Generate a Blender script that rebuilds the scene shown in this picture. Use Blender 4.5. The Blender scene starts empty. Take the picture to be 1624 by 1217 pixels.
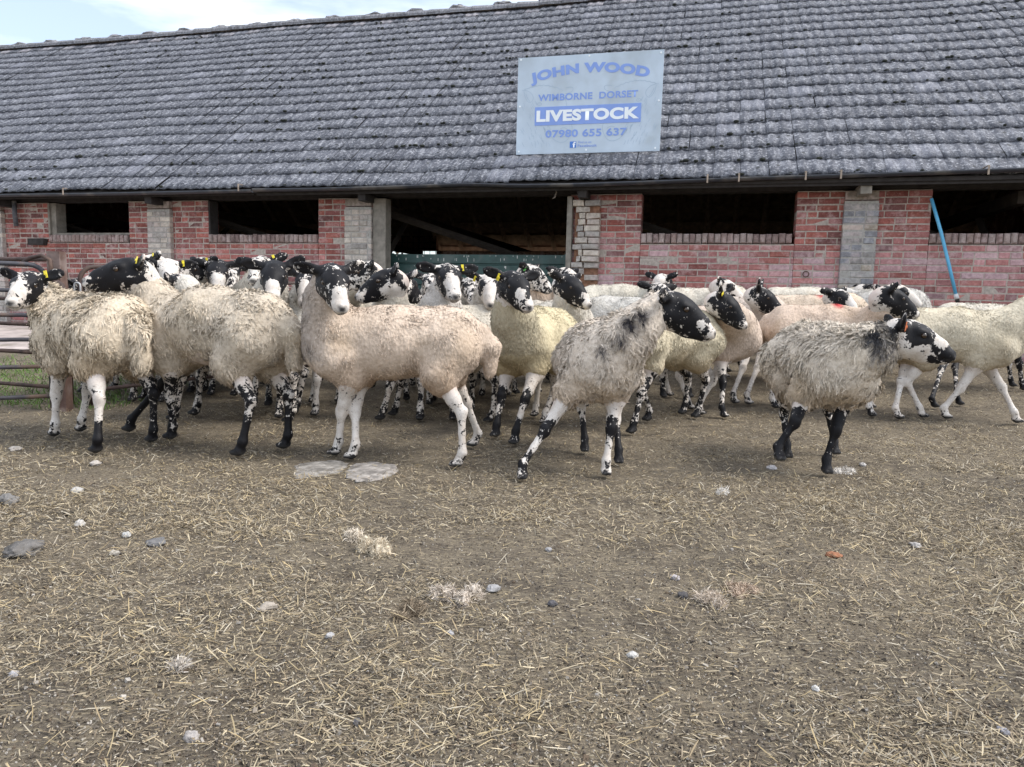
import bpy, bmesh, math, random, time
import numpy as np
from math import radians, sin, cos, tan, pi
from mathutils import Vector, Matrix
T0 = time.time()
scene = bpy.context.scene
COL = scene.collection
random.seed(7)
RNG = np.random.default_rng(7)

# ------------------------------------------------------------------ camera
CAM_H = 0.8
PITCH, ROLL, FPX = 6.45, 1.3, 1150.0
cam_data = bpy.data.cameras.new('camera')
cam = bpy.data.objects.new('camera', cam_data)
COL.objects.link(cam)
cam_data.sensor_width = 36.0
cam_data.lens = FPX * 36.0 / 1624.0
cam_data.clip_start = 0.05
cam_data.clip_end = 1500
cam.location = (0, 0, CAM_H)
_p = radians(PITCH)
_f = np.array([0, cos(_p), -sin(_p)]); _r = np.array([1.0, 0, 0]); _u = np.cross(_r, _f)
_c, _s = cos(radians(ROLL)), sin(radians(ROLL))
CR = _c*_r + _s*_u; CU = -_s*_r + _c*_u; CF = _f
cam.matrix_world = Matrix(((CR[0], CU[0], -CF[0], 0), (CR[1], CU[1], -CF[1], 0), (CR[2], CU[2], -CF[2], CAM_H), (0, 0, 0, 1)))
scene.camera = cam

# ------------------------------------------------------------------ world + sun
SUN_EL, SUN_AZ = 50.0, 100.0            # azimuth measured from +Y towards +X
world = bpy.data.worlds.new('World'); scene.world = world; world.use_nodes = True
nt = world.node_tree; nt.nodes.clear()
def wn(t): return nt.nodes.new(t)
out = wn('ShaderNodeOutputWorld'); bg = wn('ShaderNodeBackground'); sky = wn('ShaderNodeTexSky')
sky.sky_type = 'NISHITA'; sky.sun_disc = False
sky.sun_elevation = radians(SUN_EL); sky.sun_rotation = radians(SUN_AZ)
sky.air_density = 1.0; sky.dust_density = 1.5; sky.ozone_density = 1.5
tc = wn('ShaderNodeTexCoord'); mp = wn('ShaderNodeMapping'); mp.inputs['Scale'].default_value = (1.6, 3.0, 7.0)
mp.inputs['Rotation'].default_value = (0.2, 0.35, 0.5)
nz = wn('ShaderNodeTexNoise'); nz.inputs['Scale'].default_value = 1.3; nz.inputs['Detail'].default_value = 6; nz.inputs['Roughness'].default_value = .55
cr = wn('ShaderNodeValToRGB'); cr.color_ramp.elements[0].position = .40; cr.color_ramp.elements[1].position = .66
cr.color_ramp.elements[0].color = (.24, .24, .24, 1); cr.color_ramp.elements[1].color = (1, 1, 1, 1)
mx = wn('ShaderNodeMix'); mx.data_type = 'RGBA'; mx.inputs['B'].default_value = (7.2, 7.5, 8.0, 1)
nt.links.new(tc.outputs['Generated'], mp.inputs[0]); nt.links.new(mp.outputs[0], nz.inputs['Vector'])
nt.links.new(nz.outputs['Fac'], cr.inputs[0]); nt.links.new(cr.outputs[0], mx.inputs['Factor'])
nt.links.new(sky.outputs[0], mx.inputs['A']); nt.links.new(mx.outputs['Result'], bg.inputs['Color'])
bg.inputs['Strength'].default_value = 0.12
nt.links.new(bg.outputs[0], out.inputs[0])
sun_d = bpy.data.lights.new('sun', 'SUN'); sun_d.energy = 1.7; sun_d.angle = radians(24); sun_d.color = (1, .96, .9)
sun = bpy.data.objects.new('sun', sun_d); COL.objects.link(sun)
_d = Vector((sin(radians(SUN_AZ))*cos(radians(SUN_EL)), cos(radians(SUN_AZ))*cos(radians(SUN_EL)), sin(radians(SUN_EL))))
sun.rotation_euler = _d.to_track_quat('Z', 'Y').to_euler()
vs = scene.view_settings
scene.display_settings.display_device = 'sRGB'
vs.view_transform = 'Standard'; vs.look = 'None'; vs.gamma = 1; vs.exposure = 1.0

# ------------------------------------------------------------------ picture helpers
def ray(px, py):
    d = CF*FPX + CR*(px-812) - CU*(py-608.5)
    return d/np.linalg.norm(d)
WA = radians(14.66); WD = 9.4; WC, WS = cos(WA), sin(WA)     # barn wall line
def b2w(u, v, z): return np.array([u*WC+v*WS, WD-u*WS+v*WC, z])
def w2b(P): x, y, z = P[0], P[1]-WD, P[2]; return np.array([x*WC-y*WS, x*WS+y*WC, z])
def at(px, py, dist):
    """point at forward distance (world Y) dist behind pixel"""
    d = ray(px, py); return np.array([0, 0, CAM_H]) + d*(dist/d[1])
def wallpt(px, py, v=0.0):
    d = ray(px, py); n = np.array([WS, WC, 0]); P0 = b2w(0, v, 0)
    t = ((P0-np.array([0, 0, CAM_H]))@n)/(d@n)
    return w2b(np.array([0, 0, CAM_H])+d*t)
def gbase(x, y):
    v = x*WS + (y-WD)*WC
    t = np.clip((v+4.5)/4.0, 0, 1); return .27*t*t*(3-2*t)
def gpt(px, py, lift=0.0):
    z = 0.0
    d = ray(px, py)
    for _ in range(12):
        t = (z+lift-CAM_H)/d[2]; P = np.array([0, 0, CAM_H])+d*t; z = float(gbase(P[0], P[1]))
    return P

# ------------------------------------------------------------------ numpy noise
def _h(ix, iy, iz, seed):
    h = (ix.astype(np.int64)*73856093) ^ (iy.astype(np.int64)*19349663) ^ (iz.astype(np.int64)*83492791) ^ (seed*2654435761)
    h &= 0xffffffff; h ^= h >> 15; h = (h*2246822519) & 0xffffffff; h ^= h >> 13; h = (h*3266489917) & 0xffffffff; h ^= h >> 16
    return h/4294967295.0
def vn(p, seed=0):
    i = np.floor(p).astype(np.int64); f = p-i; f = f*f*(3-2*f); r = 0
    for dx in (0, 1):
        wx = f[:, 0] if dx else 1-f[:, 0]
        for dy in (0, 1):
            wy = f[:, 1] if dy else 1-f[:, 1]
            for dz in (0, 1):
                wz = f[:, 2] if dz else 1-f[:, 2]
                r = r + wx*wy*wz*_h(i[:, 0]+dx, i[:, 1]+dy, i[:, 2]+dz, seed)
    return r
def fbm(p, seed=0, o=3):
    r = 0; a = .5; t = 0
    for k in range(o): r = r + a*vn(p*2**k, seed+k); t += a; a *= .5
    return r/t
def norm(v): return v/np.maximum(np.linalg.norm(v, axis=-1, keepdims=True), 1e-9)

# ------------------------------------------------------------------ mesh helpers
def mesh_quads(name, V, Q, smooth=True):
    """V (n,3), Q (m,4) -> mesh"""
    me = bpy.data.meshes.new(name)
    V = np.asarray(V, np.float32); Q = np.asarray(Q, np.int32)
    me.vertices.add(len(V)); me.vertices.foreach_set('co', V.ravel())
    me.loops.add(Q.size); me.loops.foreach_set('vertex_index', Q.ravel())
    me.polygons.add(len(Q)); me.polygons.foreach_set('loop_start', np.arange(len(Q), dtype=np.int32)*4)
    me.update(calc_edges=True)
    me.polygons.foreach_set('use_smooth', np.full(len(Q), smooth)); me.update()
    return me
def attr_col(me, name, C):
    a = me.attributes.new(name, 'FLOAT_COLOR', 'POINT')
    C = np.asarray(C, np.float32)
    if C.shape[1] == 3: C = np.hstack([C, np.ones((len(C), 1), np.float32)])
    a.data.foreach_set('color', C.ravel())
def attr_vec(me, name, C):
    a = me.attributes.new(name, 'FLOAT_VECTOR', 'POINT'); a.data.foreach_set('vector', np.asarray(C, np.float32).ravel())
def link(name, me, mat, parent=None, loc=None, rot=None):
    o = bpy.data.objects.new(name, me); COL.objects.link(o)
    if mat is not None and me is not None: me.materials.append(mat)
    if parent is not None: o.parent = parent
    if loc is not None: o.location = loc
    if rot is not None: o.rotation_euler = rot
    return o
def tag(o, label=None, cat=None, group=None, kind=None):
    if label: o['label'] = label
    if cat: o['category'] = cat
    if group: o['group'] = group
    if kind: o['kind'] = kind
    return o
def empty(name, loc=(0, 0, 0), rot=(0, 0, 0)):
    o = bpy.data.objects.new(name, None); COL.objects.link(o); o.location = loc; o.rotation_euler = rot; o.empty_display_size = .1
    return o
class MB:
    """collects boxes / tubes / grids into one quad mesh"""
    def __init__(s): s.V = []; s.Q = []; s.n = 0; s.C = []
    def add(s, V, Q, col=None):
        V = np.asarray(V, float); s.V.append(V); s.Q.append(np.asarray(Q)+s.n); s.n += len(V)
        s.C.append(np.tile(np.array(col if col is not None else (1, 1, 1)), (len(V), 1)))
    def box(s, lo, hi, col=None, M=None, jit=0, bev=0):
        x0, y0, z0 = lo; x1, y1, z1 = hi
        V = np.array([(x0, y0, z0), (x1, y0, z0), (x1, y1, z0), (x0, y1, z0), (x0, y0, z1), (x1, y0, z1), (x1, y1, z1), (x0, y1, z1)], float)
        if jit: V += RNG.normal(0, jit, V.shape)
        if M is not None: V = V@np.asarray(M)[:3, :3].T + np.asarray(M)[:3, 3]
        s.add(V, [(0, 3, 2, 1), (4, 5, 6, 7), (0, 1, 5, 4), (1, 2, 6, 5), (2, 3, 7, 6), (3, 0, 4, 7)], col)
    def brick(s, lo, hi, col, b=.006, jit=.0012):
        # front face (towards -y) with a small chamfer
        x0, y0, z0 = lo; x1, y1, z1 = hi
        V = np.array([(x0+b, y0, z0+b), (x1-b, y0, z0+b), (x1-b, y0, z1-b), (x0+b, y0, z1-b),
                      (x0, y0+b, z0), (x1, y0+b, z0), (x1, y0+b, z1), (x0, y0+b, z1),
                      (x0, y1, z0), (x1, y1, z0), (x1, y1, z1), (x0, y1, z1)], float)
        V[:8] += RNG.normal(0, jit, (8, 3))
        Q = [(0, 1, 2, 3)]+[(4+i, 4+(i+1) % 4, (i+1) % 4, i) for i in range(4)]+[(8+i, 8+(i+1) % 4, 4+(i+1) % 4, 4+i) for i in range(4)]
        s.add(V, Q, col)
    def tube(s, pts, r, n=10, col=None, cap=True, flat=1.0):
        pts = np.asarray(pts, float); m = len(pts)
        rr = np.full(m, r) if np.isscalar(r) else np.asarray(r, float)
        t = np.gradient(pts, axis=0); t = norm(t)
        up = np.array([0, 0, 1.0]) if abs(t[0][2]) < .9 else np.array([1.0, 0, 0])
        V = []
        a = np.cross(up, t[0]); a /= np.linalg.norm(a)
        for i in range(m):
            a = a - (a@t[i])*t[i]; a /= np.linalg.norm(a); b = np.cross(t[i], a)
            th = np.arange(n)*2*pi/n
            V.append(pts[i]+rr[i]*(np.cos(th)[:, None]*a+np.sin(th)[:, None]*b*flat))
        Q = [(i*n+j, i*n+(j+1) % n, (i+1)*n+(j+1) % n, (i+1)*n+j) for i in range(m-1) for j in range(n)]
        V = np.vstack(V)
        if cap:
            k = len(V); V = np.vstack([V, pts[0], pts[-1]])
            for j in range(0, n, 2):
                Q.append((k, (j+2) % n, j+1, j)); Q.append((k+1, (m-1)*n+j, (m-1)*n+j+1, (m-1)*n+(j+2) % n))
        s.add(V, Q, col)
    def build(s, name, mat, parent=None, smooth=False, loc=None, rot=None, colattr=False):
        me = mesh_quads(name, np.vstack(s.V), np.vstack(s.Q), smooth)
        if colattr: attr_col(me, 'tint', np.vstack(s.C))
        return link(name, me, mat, parent, loc, rot)

# ------------------------------------------------------------------ material helpers
class NM:
    def __init__(s, name, rough=.8, spec=.3):
        s.m = bpy.data.materials.new(name); s.m.use_nodes = True; s.t = s.m.node_tree; s.t.nodes.clear()
        s.out = s.n('ShaderNodeOutputMaterial'); s.b = s.n('ShaderNodeBsdfPrincipled')
        s.l(s.b.outputs[0], s.out.inputs[0]); s.b.inputs['Roughness'].default_value = rough
        s.b.inputs['Specular IOR Level'].default_value = spec
    def n(s, t): return s.t.nodes.new(t)
    def l(s, a, b): s.t.links.new(a, b)
    def coord(s, k='Object'): return s.n('ShaderNodeTexCoord').outputs[k]
    def noise(s, vec, scale, detail=4, rough=.55, out='Fac', dist=0):
        n = s.n('ShaderNodeTexNoise'); n.inputs['Scale'].default_value = scale; n.inputs['Detail'].default_value = detail
        n.inputs['Roughness'].default_value = rough; n.inputs['Distortion'].default_value = dist
        s.l(vec, n.inputs['Vector']); return n.outputs[out]
    def vor(s, vec, scale, out='Distance', rnd=1.0):
        n = s.n('ShaderNodeTexVoronoi'); n.inputs['Scale'].default_value = scale; n.inputs['Randomness'].default_value = rnd
        s.l(vec, n.inputs['Vector']); return n.outputs[out]
    def ramp(s, f, stops):
        r = s.n('ShaderNodeValToRGB'); e = r.color_ramp.elements
        while len(e) < len(stops): e.new(.5)
        for i, (p, c) in enumerate(stops):
            if np.isscalar(c): c = (c, c, c)
            e[i].position = p; e[i].color = (*c, 1)
        s.l(f, r.inputs[0]); return r.outputs[0]
    def mix(s, f, a, b, mode='MIX'):
        m = s.n('ShaderNodeMix'); m.data_type = 'RGBA'; m.blend_type = mode
        for k, v in (('Factor', f), ('A', a), ('B', b)):
            if isinstance(v, (tuple, list)): m.inputs[k].default_value = (*v, 1)
            elif np.isscalar(v): m.inputs[k].default_value = v if k == 'Factor' else (v, v, v, 1)
            else: s.l(v, m.inputs[k])
        return m.outputs['Result']
    def math(s, op, a, b=0.0, c=None):
        m = s.n('ShaderNodeMath'); m.operation = op
        for i, v in enumerate((a, b, c)):
            if v is None: continue
            if np.isscalar(v): m.inputs[i].default_value = v
            else: s.l(v, m.inputs[i])
        return m.outputs[0]
    def vadd(s, a, b, scale=None):
        if scale is not None:
            v = s.n('ShaderNodeVectorMath'); v.operation = 'SCALE'; s.l(b, v.inputs[0]); v.inputs['Scale'].default_value = scale; b = v.outputs[0]
        v = s.n('ShaderNodeVectorMath'); v.operation = 'ADD'; s.l(a, v.inputs[0]); s.l(b, v.inputs[1]); return v.outputs[0]
    def mapping(s, vec, scale=(1, 1, 1), loc=(0, 0, 0), rot=(0, 0, 0)):
        m = s.n('ShaderNodeMapping'); s.l(vec, m.inputs[0]); m.inputs['Scale'].default_value = scale; m.inputs['Location'].default_value = loc
        m.inputs['Rotation'].default_value = rot; return m.outputs[0]
    def attr(s, name, out='Color'):
        a = s.n('ShaderNodeAttribute'); a.attribute_name = name; return a.outputs[out]
    def color(s, c):
        if isinstance(c, (tuple, list)): s.b.inputs['Base Color'].default_value = (*c, 1)
        else: s.l(c, s.b.inputs['Base Color'])
        return s
    def bump(s, h, strength=.3, dist=.01, normal=None):
        b = s.n('ShaderNodeBump'); b.inputs['Strength'].default_value = strength; b.inputs['Distance'].default_value = dist
        s.l(h, b.inputs['Height'])
        if normal is not None: s.l(normal, b.inputs['Normal'])
        s.l(b.outputs[0], s.b.inputs['Normal']); return b.outputs[0]
def simple_mat(name, c, rough=.6, spec=.3, var=.25, scale=18, bump=.15, metal=0, dirt=None):
    m = NM(name, rough, spec); v = m.coord()
    n = m.noise(v, scale, 5)
    c0 = tuple(x*(1-var) for x in c); c1 = tuple(min(1, x*(1+var)) for x in c)
    cc = m.ramp(n, [(.3, c0), (.7, c1)])
    if dirt: cc = m.mix(m.ramp(m.noise(v, scale*.35, 6), [(.5, 0), (.62, .8)]), cc, dirt)
    m.color(cc); m.bump(m.noise(v, scale*4, 3), bump, .004); m.b.inputs['Metallic'].default_value = metal
    return m.m

# ================================================================== GROUND
def gheight(x, y):
    b = gbase(x, y)
    p = np.stack([x, y, np.zeros_like(x)], 1)
    near = np.clip(1.3-np.hypot(x, y-4)/14, 0, 1)
    return b + near*((fbm(p*1.3, 3, 3)-.5)*.024 + (fbm(p*7, 5, 3)-.5)*.022)
def axis(a, b, fine, lo, hi):
    core = np.arange(a, b, fine); g = [b]; st = fine
    while g[-1] < hi: st *= 1.25; g.append(g[-1]+st)
    q = [a]; st = fine
    while q[-1] > lo: st *= 1.25; q.append(q[-1]-st)
    return np.array(sorted(set(q[1:]+list(core)+g)))
gx = axis(-7, 7.5, .035, -250, 250); gy = axis(.3, 8.5, .035, -250, 250)
GX, GY = np.meshgrid(gx, gy, indexing='ij'); nX, nY = GX.shape
gz = gheight(GX.ravel(), GY.ravel())
V = np.stack([GX.ravel(), GY.ravel(), gz], 1)
I = np.arange(nX*nY).reshape(nX, nY)
Q = np.stack([I[:-1, :-1].ravel(), I[1:, :-1].ravel(), I[1:, 1:].ravel(), I[:-1, 1:].ravel()], 1)
gm = NM('trampled_dirt', .95, .15); gv = gm.coord()
n1 = gm.noise(gv, 1.1, 6, .6); n2 = gm.noise(gv, 9, 8, .7); n3 = gm.noise(gv, 55, 6, .75)
gc = gm.ramp(n1, [(.35, (.078, .067, .055)), (.5, (.115, .096, .074)), (.65, (.155, .127, .093))])
gc = gm.mix(gm.ramp(n2, [(.38, 0), (.62, 1)]), gc, (.19, .158, .115))
gc = gm.mix(gm.ramp(n3, [(.33, .65), (.50, 0)]), gc, (.05, .042, .034))
gc = gm.mix(gm.ramp(gm.noise(gm.mapping(gv, (40, 150, 60), rot=(0, 0, .4)), 1, 4, .65), [(.52, 0), (.64, .75)]), gc, (.36, .30, .20))
gc = gm.mix(gm.ramp(gm.noise(gm.mapping(gv, (130, 35, 60), rot=(0, 0, -.3)), 1, 4, .65), [(.56, 0), (.66, .75)]), gc, (.07, .055, .04))
gc = gm.mix(gm.ramp(gm.noise(gm.mapping(gv, (1, 1.6, 1), loc=(5, 2, 0)), 3.2, 5, .65), [(.5, 0), (.66, .6)]), gc, (.085, .07, .055))
gm.color(gc)
hh = gm.mix(.5, n2, n3); gm.bump(hh, .9, .02)
yard = link('yard_ground', mesh_quads('yard_ground', V, Q), gm.m); tag(yard, kind='structure')

def ribbons(P, D, W, L, up, rows, widthfn, bendvec=None, crimp=None):
    """P base (n,3), D dir, W side dir, L length (n,), returns V,Q for ribbons of `rows` segments"""
    n = len(P); k = rows+1
    t = np.linspace(0, 1, k)
    pos = P[:, None, :] + D[:, None, :]*(L[:, None]*t[None])[:, :, None]
    if bendvec is not None: pos = pos + bendvec[:, None, :]*(t**2)[None, :, None]
    if crimp is not None: pos = pos + crimp[:, None, :]*np.sin(t*5.5)[None, :, None]
    w = widthfn(t)[None, :, None]*W[:, None, :]
    V = np.stack([pos-w, pos+w], 2).reshape(-1, 3)
    base = (np.arange(n)*k*2)[:, None]
    Q = np.concatenate([np.stack([base[:, 0]+2*i, base[:, 0]+2*i+1, base[:, 0]+2*i+3, base[:, 0]+2*i+2], 1) for i in range(rows)])
    return V, Q
def strewn(n, seed, lmin, lmax, wmin, wmax, cols, name, mat, label, pymin=520, pymax=1330, lift=.004, tilt=.25, thr=.0, clump=0.0):
    r = np.random.default_rng(seed)
    py = pymin+(pymax-pymin)*r.random(n)**1.7; d = CAM_H*FPX/(py-478); d = np.minimum(d, 9.0)
    x = r.uniform(-.95, .95, n)*(d+.35); y = d
    if clump:
        nc = 420; cpy = pymin+(pymax-pymin)*r.random(nc)**1.3; cd = np.minimum(CAM_H*FPX/(cpy-478), 9); cx = r.uniform(-.95, .95, nc)*(cd+.35); wch = r.integers(0, nc, n); use = r.random(n) < clump
        x = np.where(use, cx[wch]+r.normal(0, .05, n)*(1+r.random(n)), x); y = np.where(use, cd[wch]+r.normal(0, .05, n)*(1+r.random(n)), y); lift = np.where(use, lift*r.uniform(.5, 2.6, n), lift)
    p = np.stack([x, y, 0*x], 1)
    m = fbm(p*np.array([2.2, 2.6, 1]), 21, 4)
    keep = (m+r.normal(0, .15, n) > thr) & (x*WS+(y-WD)*WC < -.3) & ((x > -2.9) | (y < 4.8))
    x, y, m = x[keep], y[keep], m[keep]; n = len(x); lift = lift[keep] if np.ndim(lift) else lift
    L = lmin+(lmax-lmin)*r.random(n)**3.0; a = r.normal(0, .9, n)+r.integers(0, 2, n)*pi*1.0 + r.uniform(-pi, pi, n)*(r.random(n) < .5)
    D = np.stack([np.cos(a), np.sin(a), r.normal(0, tilt, n)*np.clip(.03/L, .2, 1)], 1); D = norm(D)
    z = gheight(x, y)+lift*r.uniform(.3, 1.6, n)+np.abs(D[:, 2])*L*.5
    P = np.stack([x, y, z], 1)-D*L[:, None]*.5
    S = norm(np.cross(D, np.array([0, 0, 1.0]))+np.stack([0*x, 0*x, r.normal(0, .5, n)], 1))
    w = r.uniform(wmin, wmax, n)
    bend = np.stack([r.normal(0, .10, n)*L, r.normal(0, .10, n)*L, -np.abs(r.normal(0, .04, n))*L], 1)
    V, Q = ribbons(P, D, S*w[:, None], L, None, 3, lambda t: np.array([.7, 1, 1, .6]), bend)
    C = cols[r.integers(0, len(cols), n)]*r.uniform(.65, 1.25, (n, 1))
    me = mesh_quads(name, V, Q, False); attr_col(me, 'tint', np.repeat(C, 8, 0))
    o = link(name, me, mat); tag(o, label, 'straw', kind='stuff'); return o
sm = NM('straw', .6, .35); scol = sm.attr('tint'); sm.color(scol)
straw_cols = np.array([(.44, .35, .20), (.38, .29, .155), (.50, .42, .28), (.35, .285, .19), (.27, .205, .12), (.42, .37, .28), (.22, .17, .11)])
chaff_cols = np.array([(.30, .24, .16), (.19, .15, .10), (.36, .29, .19), (.46, .38, .25), (.11, .09, .065), (.24, .185, .12), (.40, .35, .27)])
strewn(250000, 1, .004, .026, .0005, .0013, chaff_cols, 'chaff', sm.m, 'fine brown and grey chaff trodden into the yard dirt', clump=.2, thr=.34, lift=.004)
strewn(110000, 2, .006, .055, .0004, .0014, straw_cols, 'straw', sm.m, 'loose pale yellow straw scattered over the yard', clump=.45, thr=.47, lift=.007, tilt=.5)

def crumbs(n, seed):
    r = np.random.default_rng(seed); py = 540+800*r.random(n)**1.3; d = np.minimum(CAM_H*FPX/(py-478), 9); x = r.uniform(-.95, .95, n)*(d+.35); y = d
    sz = r.uniform(.0007, .0026, n)*(1+1.2*(r.random(n) < .03)); z = gheight(x, y)+sz*.4; c = np.stack([x, y, z], 1)
    a = norm(r.normal(0, 1, (n, 3))); b = norm(np.cross(a, r.normal(0, 1, (n, 3)))); c3 = np.cross(a, b); a = a*sz[:, None]; b = b*(sz*r.uniform(.5, 1, n))[:, None]; c3 = c3*(sz*r.uniform(.4, 1, n))[:, None]
    V = np.stack([c-a-b-c3, c+a-b-c3*.7, c+a*.8+b-c3, c-a+b*.7-c3, c-a*.6-b*.7+c3, c+a*.7-b*.6+c3, c+a*.6+b*.6+c3, c-a*.7+b*.7+c3], 1).reshape(-1, 3)
    base = (np.arange(n)*8)[:, None]; Q = np.concatenate([base+np.array(f) for f in ((0, 3, 2, 1), (4, 5, 6, 7), (0, 1, 5, 4), (1, 2, 6, 5), (2, 3, 7, 6), (3, 0, 4, 7))])
    cols = np.array([(.10, .085, .07), (.15, .125, .10), (.07, .06, .052), (.22, .19, .155), (.35, .32, .28), (.12, .09, .065)]); C = cols[r.integers(0, len(cols), n)]*r.uniform(.6, 1.3, (n, 1))
    me = mesh_quads('soil_crumbs', V, Q, False); attr_col(me, 'tint', np.repeat(C, 8, 0)); m = NM('soil_crumb', .95, .15); m.color(m.attr('tint'))
    tag(link('soil_crumbs', me, m.m), 'loose dirt crumbs and grit across the yard', 'dirt', kind='stuff')
crumbs(70000, 5)
strewn(210000, 8, .006, .045, .0006, .0019, np.vstack([straw_cols*.95, chaff_cols]), 'trampled_straw', sm.m, 'trampled straw litter under and around the sheep', pymin=510, pymax=880, clump=.3, thr=.36, lift=.006, tilt=.45)

# ================================================================== SDF + surface nets
class Field:
    def __init__(s, lo, hi, h):
        s.lo = np.array(lo, float); s.h = h; s.n = np.ceil((np.array(hi)-s.lo)/h).astype(int)+1
        s.f = np.full(s.n, .2, np.float32)
        s.ax = [s.lo[i]+h*np.arange(s.n[i]) for i in range(3)]
    def _reg(s, lo, hi):
        sl = []
        for i in range(3):
            a = max(0, int((lo[i]-s.lo[i])/s.h)); b = min(s.n[i], int((hi[i]-s.lo[i])/s.h)+2)
            if b <= a: return None
            sl.append(slice(a, b))
        sl = tuple(sl)
        g = np.meshgrid(*[s.ax[i][sl[i]].astype(np.float32) for i in range(3)], indexing='ij', sparse=True)
        return sl, g
    def _blend(s, sl, d, k, sub=False):
        f = s.f[sl]
        if sub:
            d = -d; h = np.clip(k-np.abs(f-d), 0, None)/k; s.f[sl] = np.maximum(f, d)+h*h*k*.25
        else:
            h = np.clip(k-np.abs(f-d), 0, None)/k; s.f[sl] = np.minimum(f, d)-h*h*k*.25
    def cone(s, a, ra, b, rb, k=.03, sq=1.0, sub=False):
        a = np.array(a, float); b = np.array(b, float); m = max(ra, rb)+k+2*s.h; mm = np.array([m, m*max(1, sq), m])
        R = s._reg(np.minimum(a, b)-mm, np.maximum(a, b)+mm)
        if R is None: return
        sl, (X, Y, Z) = R; ba = (b-a)/np.array([1, sq, 1]); L = max(ba@ba, 1e-9)
        px, py, pz = X-a[0], (Y-a[1])/sq, Z-a[2]
        t = np.clip((px*ba[0]+py*ba[1]+pz*ba[2])/L, 0, 1)
        d = np.sqrt((px-t*ba[0])**2+(py-t*ba[1])**2+(pz-t*ba[2])**2)-(ra+(rb-ra)*t)
        s._blend(sl, d*min(1, sq), k, sub)
    def ell(s, c, M, rad, k=.02, sub=False):
        """M columns = axes, rad radii"""
        c = np.array(c, float); m = max(rad)+k+2*s.h; R = s._reg(c-m, c+m)
        if R is None: return
        sl, (X, Y, Z) = R; px, py, pz = X-c[0], Y-c[1], Z-c[2]; q = 0; g = 0
        for i in range(3):
            e = (px*M[0, i]+py*M[1, i]+pz*M[2, i])/rad[i]; q = q+e*e; g = g+(e/rad[i])**2
        k0 = np.sqrt(q); k1 = np.sqrt(g)+1e-6
        s._blend(sl, (k0*(k0-1)/k1), k, sub)
    def nets(s):
        f = s.f; ins = f < 0; c = np.zeros(tuple(s.n-1), np.int8)
        for dx in (0, 1):
            for dy in (0, 1):
                for dz in (0, 1):
                    c += ins[dx:s.n[0]-1+dx, dy:s.n[1]-1+dy, dz:s.n[2]-1+dz]
        idx = np.argwhere((c > 0) & (c < 8)); vid = np.full(c.shape, -1, np.int32); vid[tuple(idx.T)] = np.arange(len(idx))
        acc = np.zeros((len(idx), 3)); cnt = np.zeros(len(idx))
        for ax in range(3):
            o1, o2 = [i for i in range(3) if i != ax]
            for p in (0, 1):
                for q in (0, 1):
                    off = np.zeros(3, int); off[o1] = p; off[o2] = q; i0 = idx+off; i1 = i0.copy(); i1[:, ax] += 1
                    a = f[tuple(i0.T)]; b = f[tuple(i1.T)]; m = (a < 0) != (b < 0)
                    t = np.where(m, a/np.where(m, a-b, 1), 0); pos = np.tile(off.astype(float), (len(idx), 1)); pos[:, ax] += t
                    acc += pos*m[:, None]; cnt += m
        V = s.lo+s.h*(idx+acc/cnt[:, None]); Qs = []
        for ax in range(3):
            o1, o2 = [(1, 2), (2, 0), (0, 1)][ax]
            sl0 = [slice(None)]*3; sl1 = [slice(None)]*3; sl0[ax] = slice(0, -1); sl1[ax] = slice(1, None)
            for o in (o1, o2): sl0[o] = slice(1, -1); sl1[o] = slice(1, -1)
            A = ins[tuple(sl0)]; B = ins[tuple(sl1)]; E = np.argwhere(A != B); fl = A[tuple(E.T)]
            off = np.zeros(3, int); off[o1] = 1; off[o2] = 1; E = E+off
            def cell(d1, d2):
                e = E.copy(); e[:, o1] += d1; e[:, o2] += d2; return vid[tuple(e.T)]
            q = np.stack([cell(-1, -1), cell(0, -1), cell(0, 0), cell(-1, 0)], 1)
            q[~fl] = q[~fl][:, ::-1]; Qs.append(q)
        return V, np.vstack(Qs)
def vnormals(V, Q):
    n = np.cross(V[Q[:, 2]]-V[Q[:, 0]], V[Q[:, 3]]-V[Q[:, 1]]); N = np.zeros_like(V)
    for i in range(4): np.add.at(N, Q[:, i], n)
    return norm(N)

# ================================================================== SHEEP materials
def skin_material():
    m = NM('sheep_skin', .75, .2); v = m.coord()
    oi = m.n('ShaderNodeObjectInfo'); vv = m.vadd(v, oi.outputs['Location'], 7.3)
    sx = m.n('ShaderNodeSeparateColor'); m.l(m.attr('marks'), sx.inputs[0])
    n = m.math('ADD', m.math('MULTIPLY', m.noise(vv, 30, 3, .65, dist=.5), .7), m.math('MULTIPLY', m.noise(vv, 95, 3, .65), .3))
    val = m.math('ADD', m.math('ADD', m.math('MULTIPLY', m.math('SUBTRACT', n, .5), 1.5), .5), m.math('MULTIPLY', m.math('SUBTRACT', sx.outputs[0], .5), .72))
    mask = m.ramp(val, [(.472, 0), (.528, 1)])
    white = m.ramp(m.noise(vv, 14, 5), [(.3, (.56, .50, .44)), (.7, (.72, .68, .63))])
    white = m.mix(m.ramp(m.noise(vv, 42, 5, .7), [(.50, 0), (.68, .55)]), white, (.40, .33, .26))
    white = m.mix(sx.outputs[2], white, (.62, .47, .40))
    white = m.mix(m.ramp(m.noise(vv, 160, 2), [(.3, .35), (.5, 0)]), white, (.42, .36, .32))
    c = m.mix(mask, white, (.009, .0085, .010)); c = m.mix(sx.outputs[1], c, (.045, .043, .042))
    m.color(c); m.l(m.math('SUBTRACT', .85, m.math('MULTIPLY', mask, .3)), m.b.inputs['Roughness'])
    m.bump(m.noise(m.mapping(vv, (1, 1, .5)), 190, 3), .35, .004)
    return m.m
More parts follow.
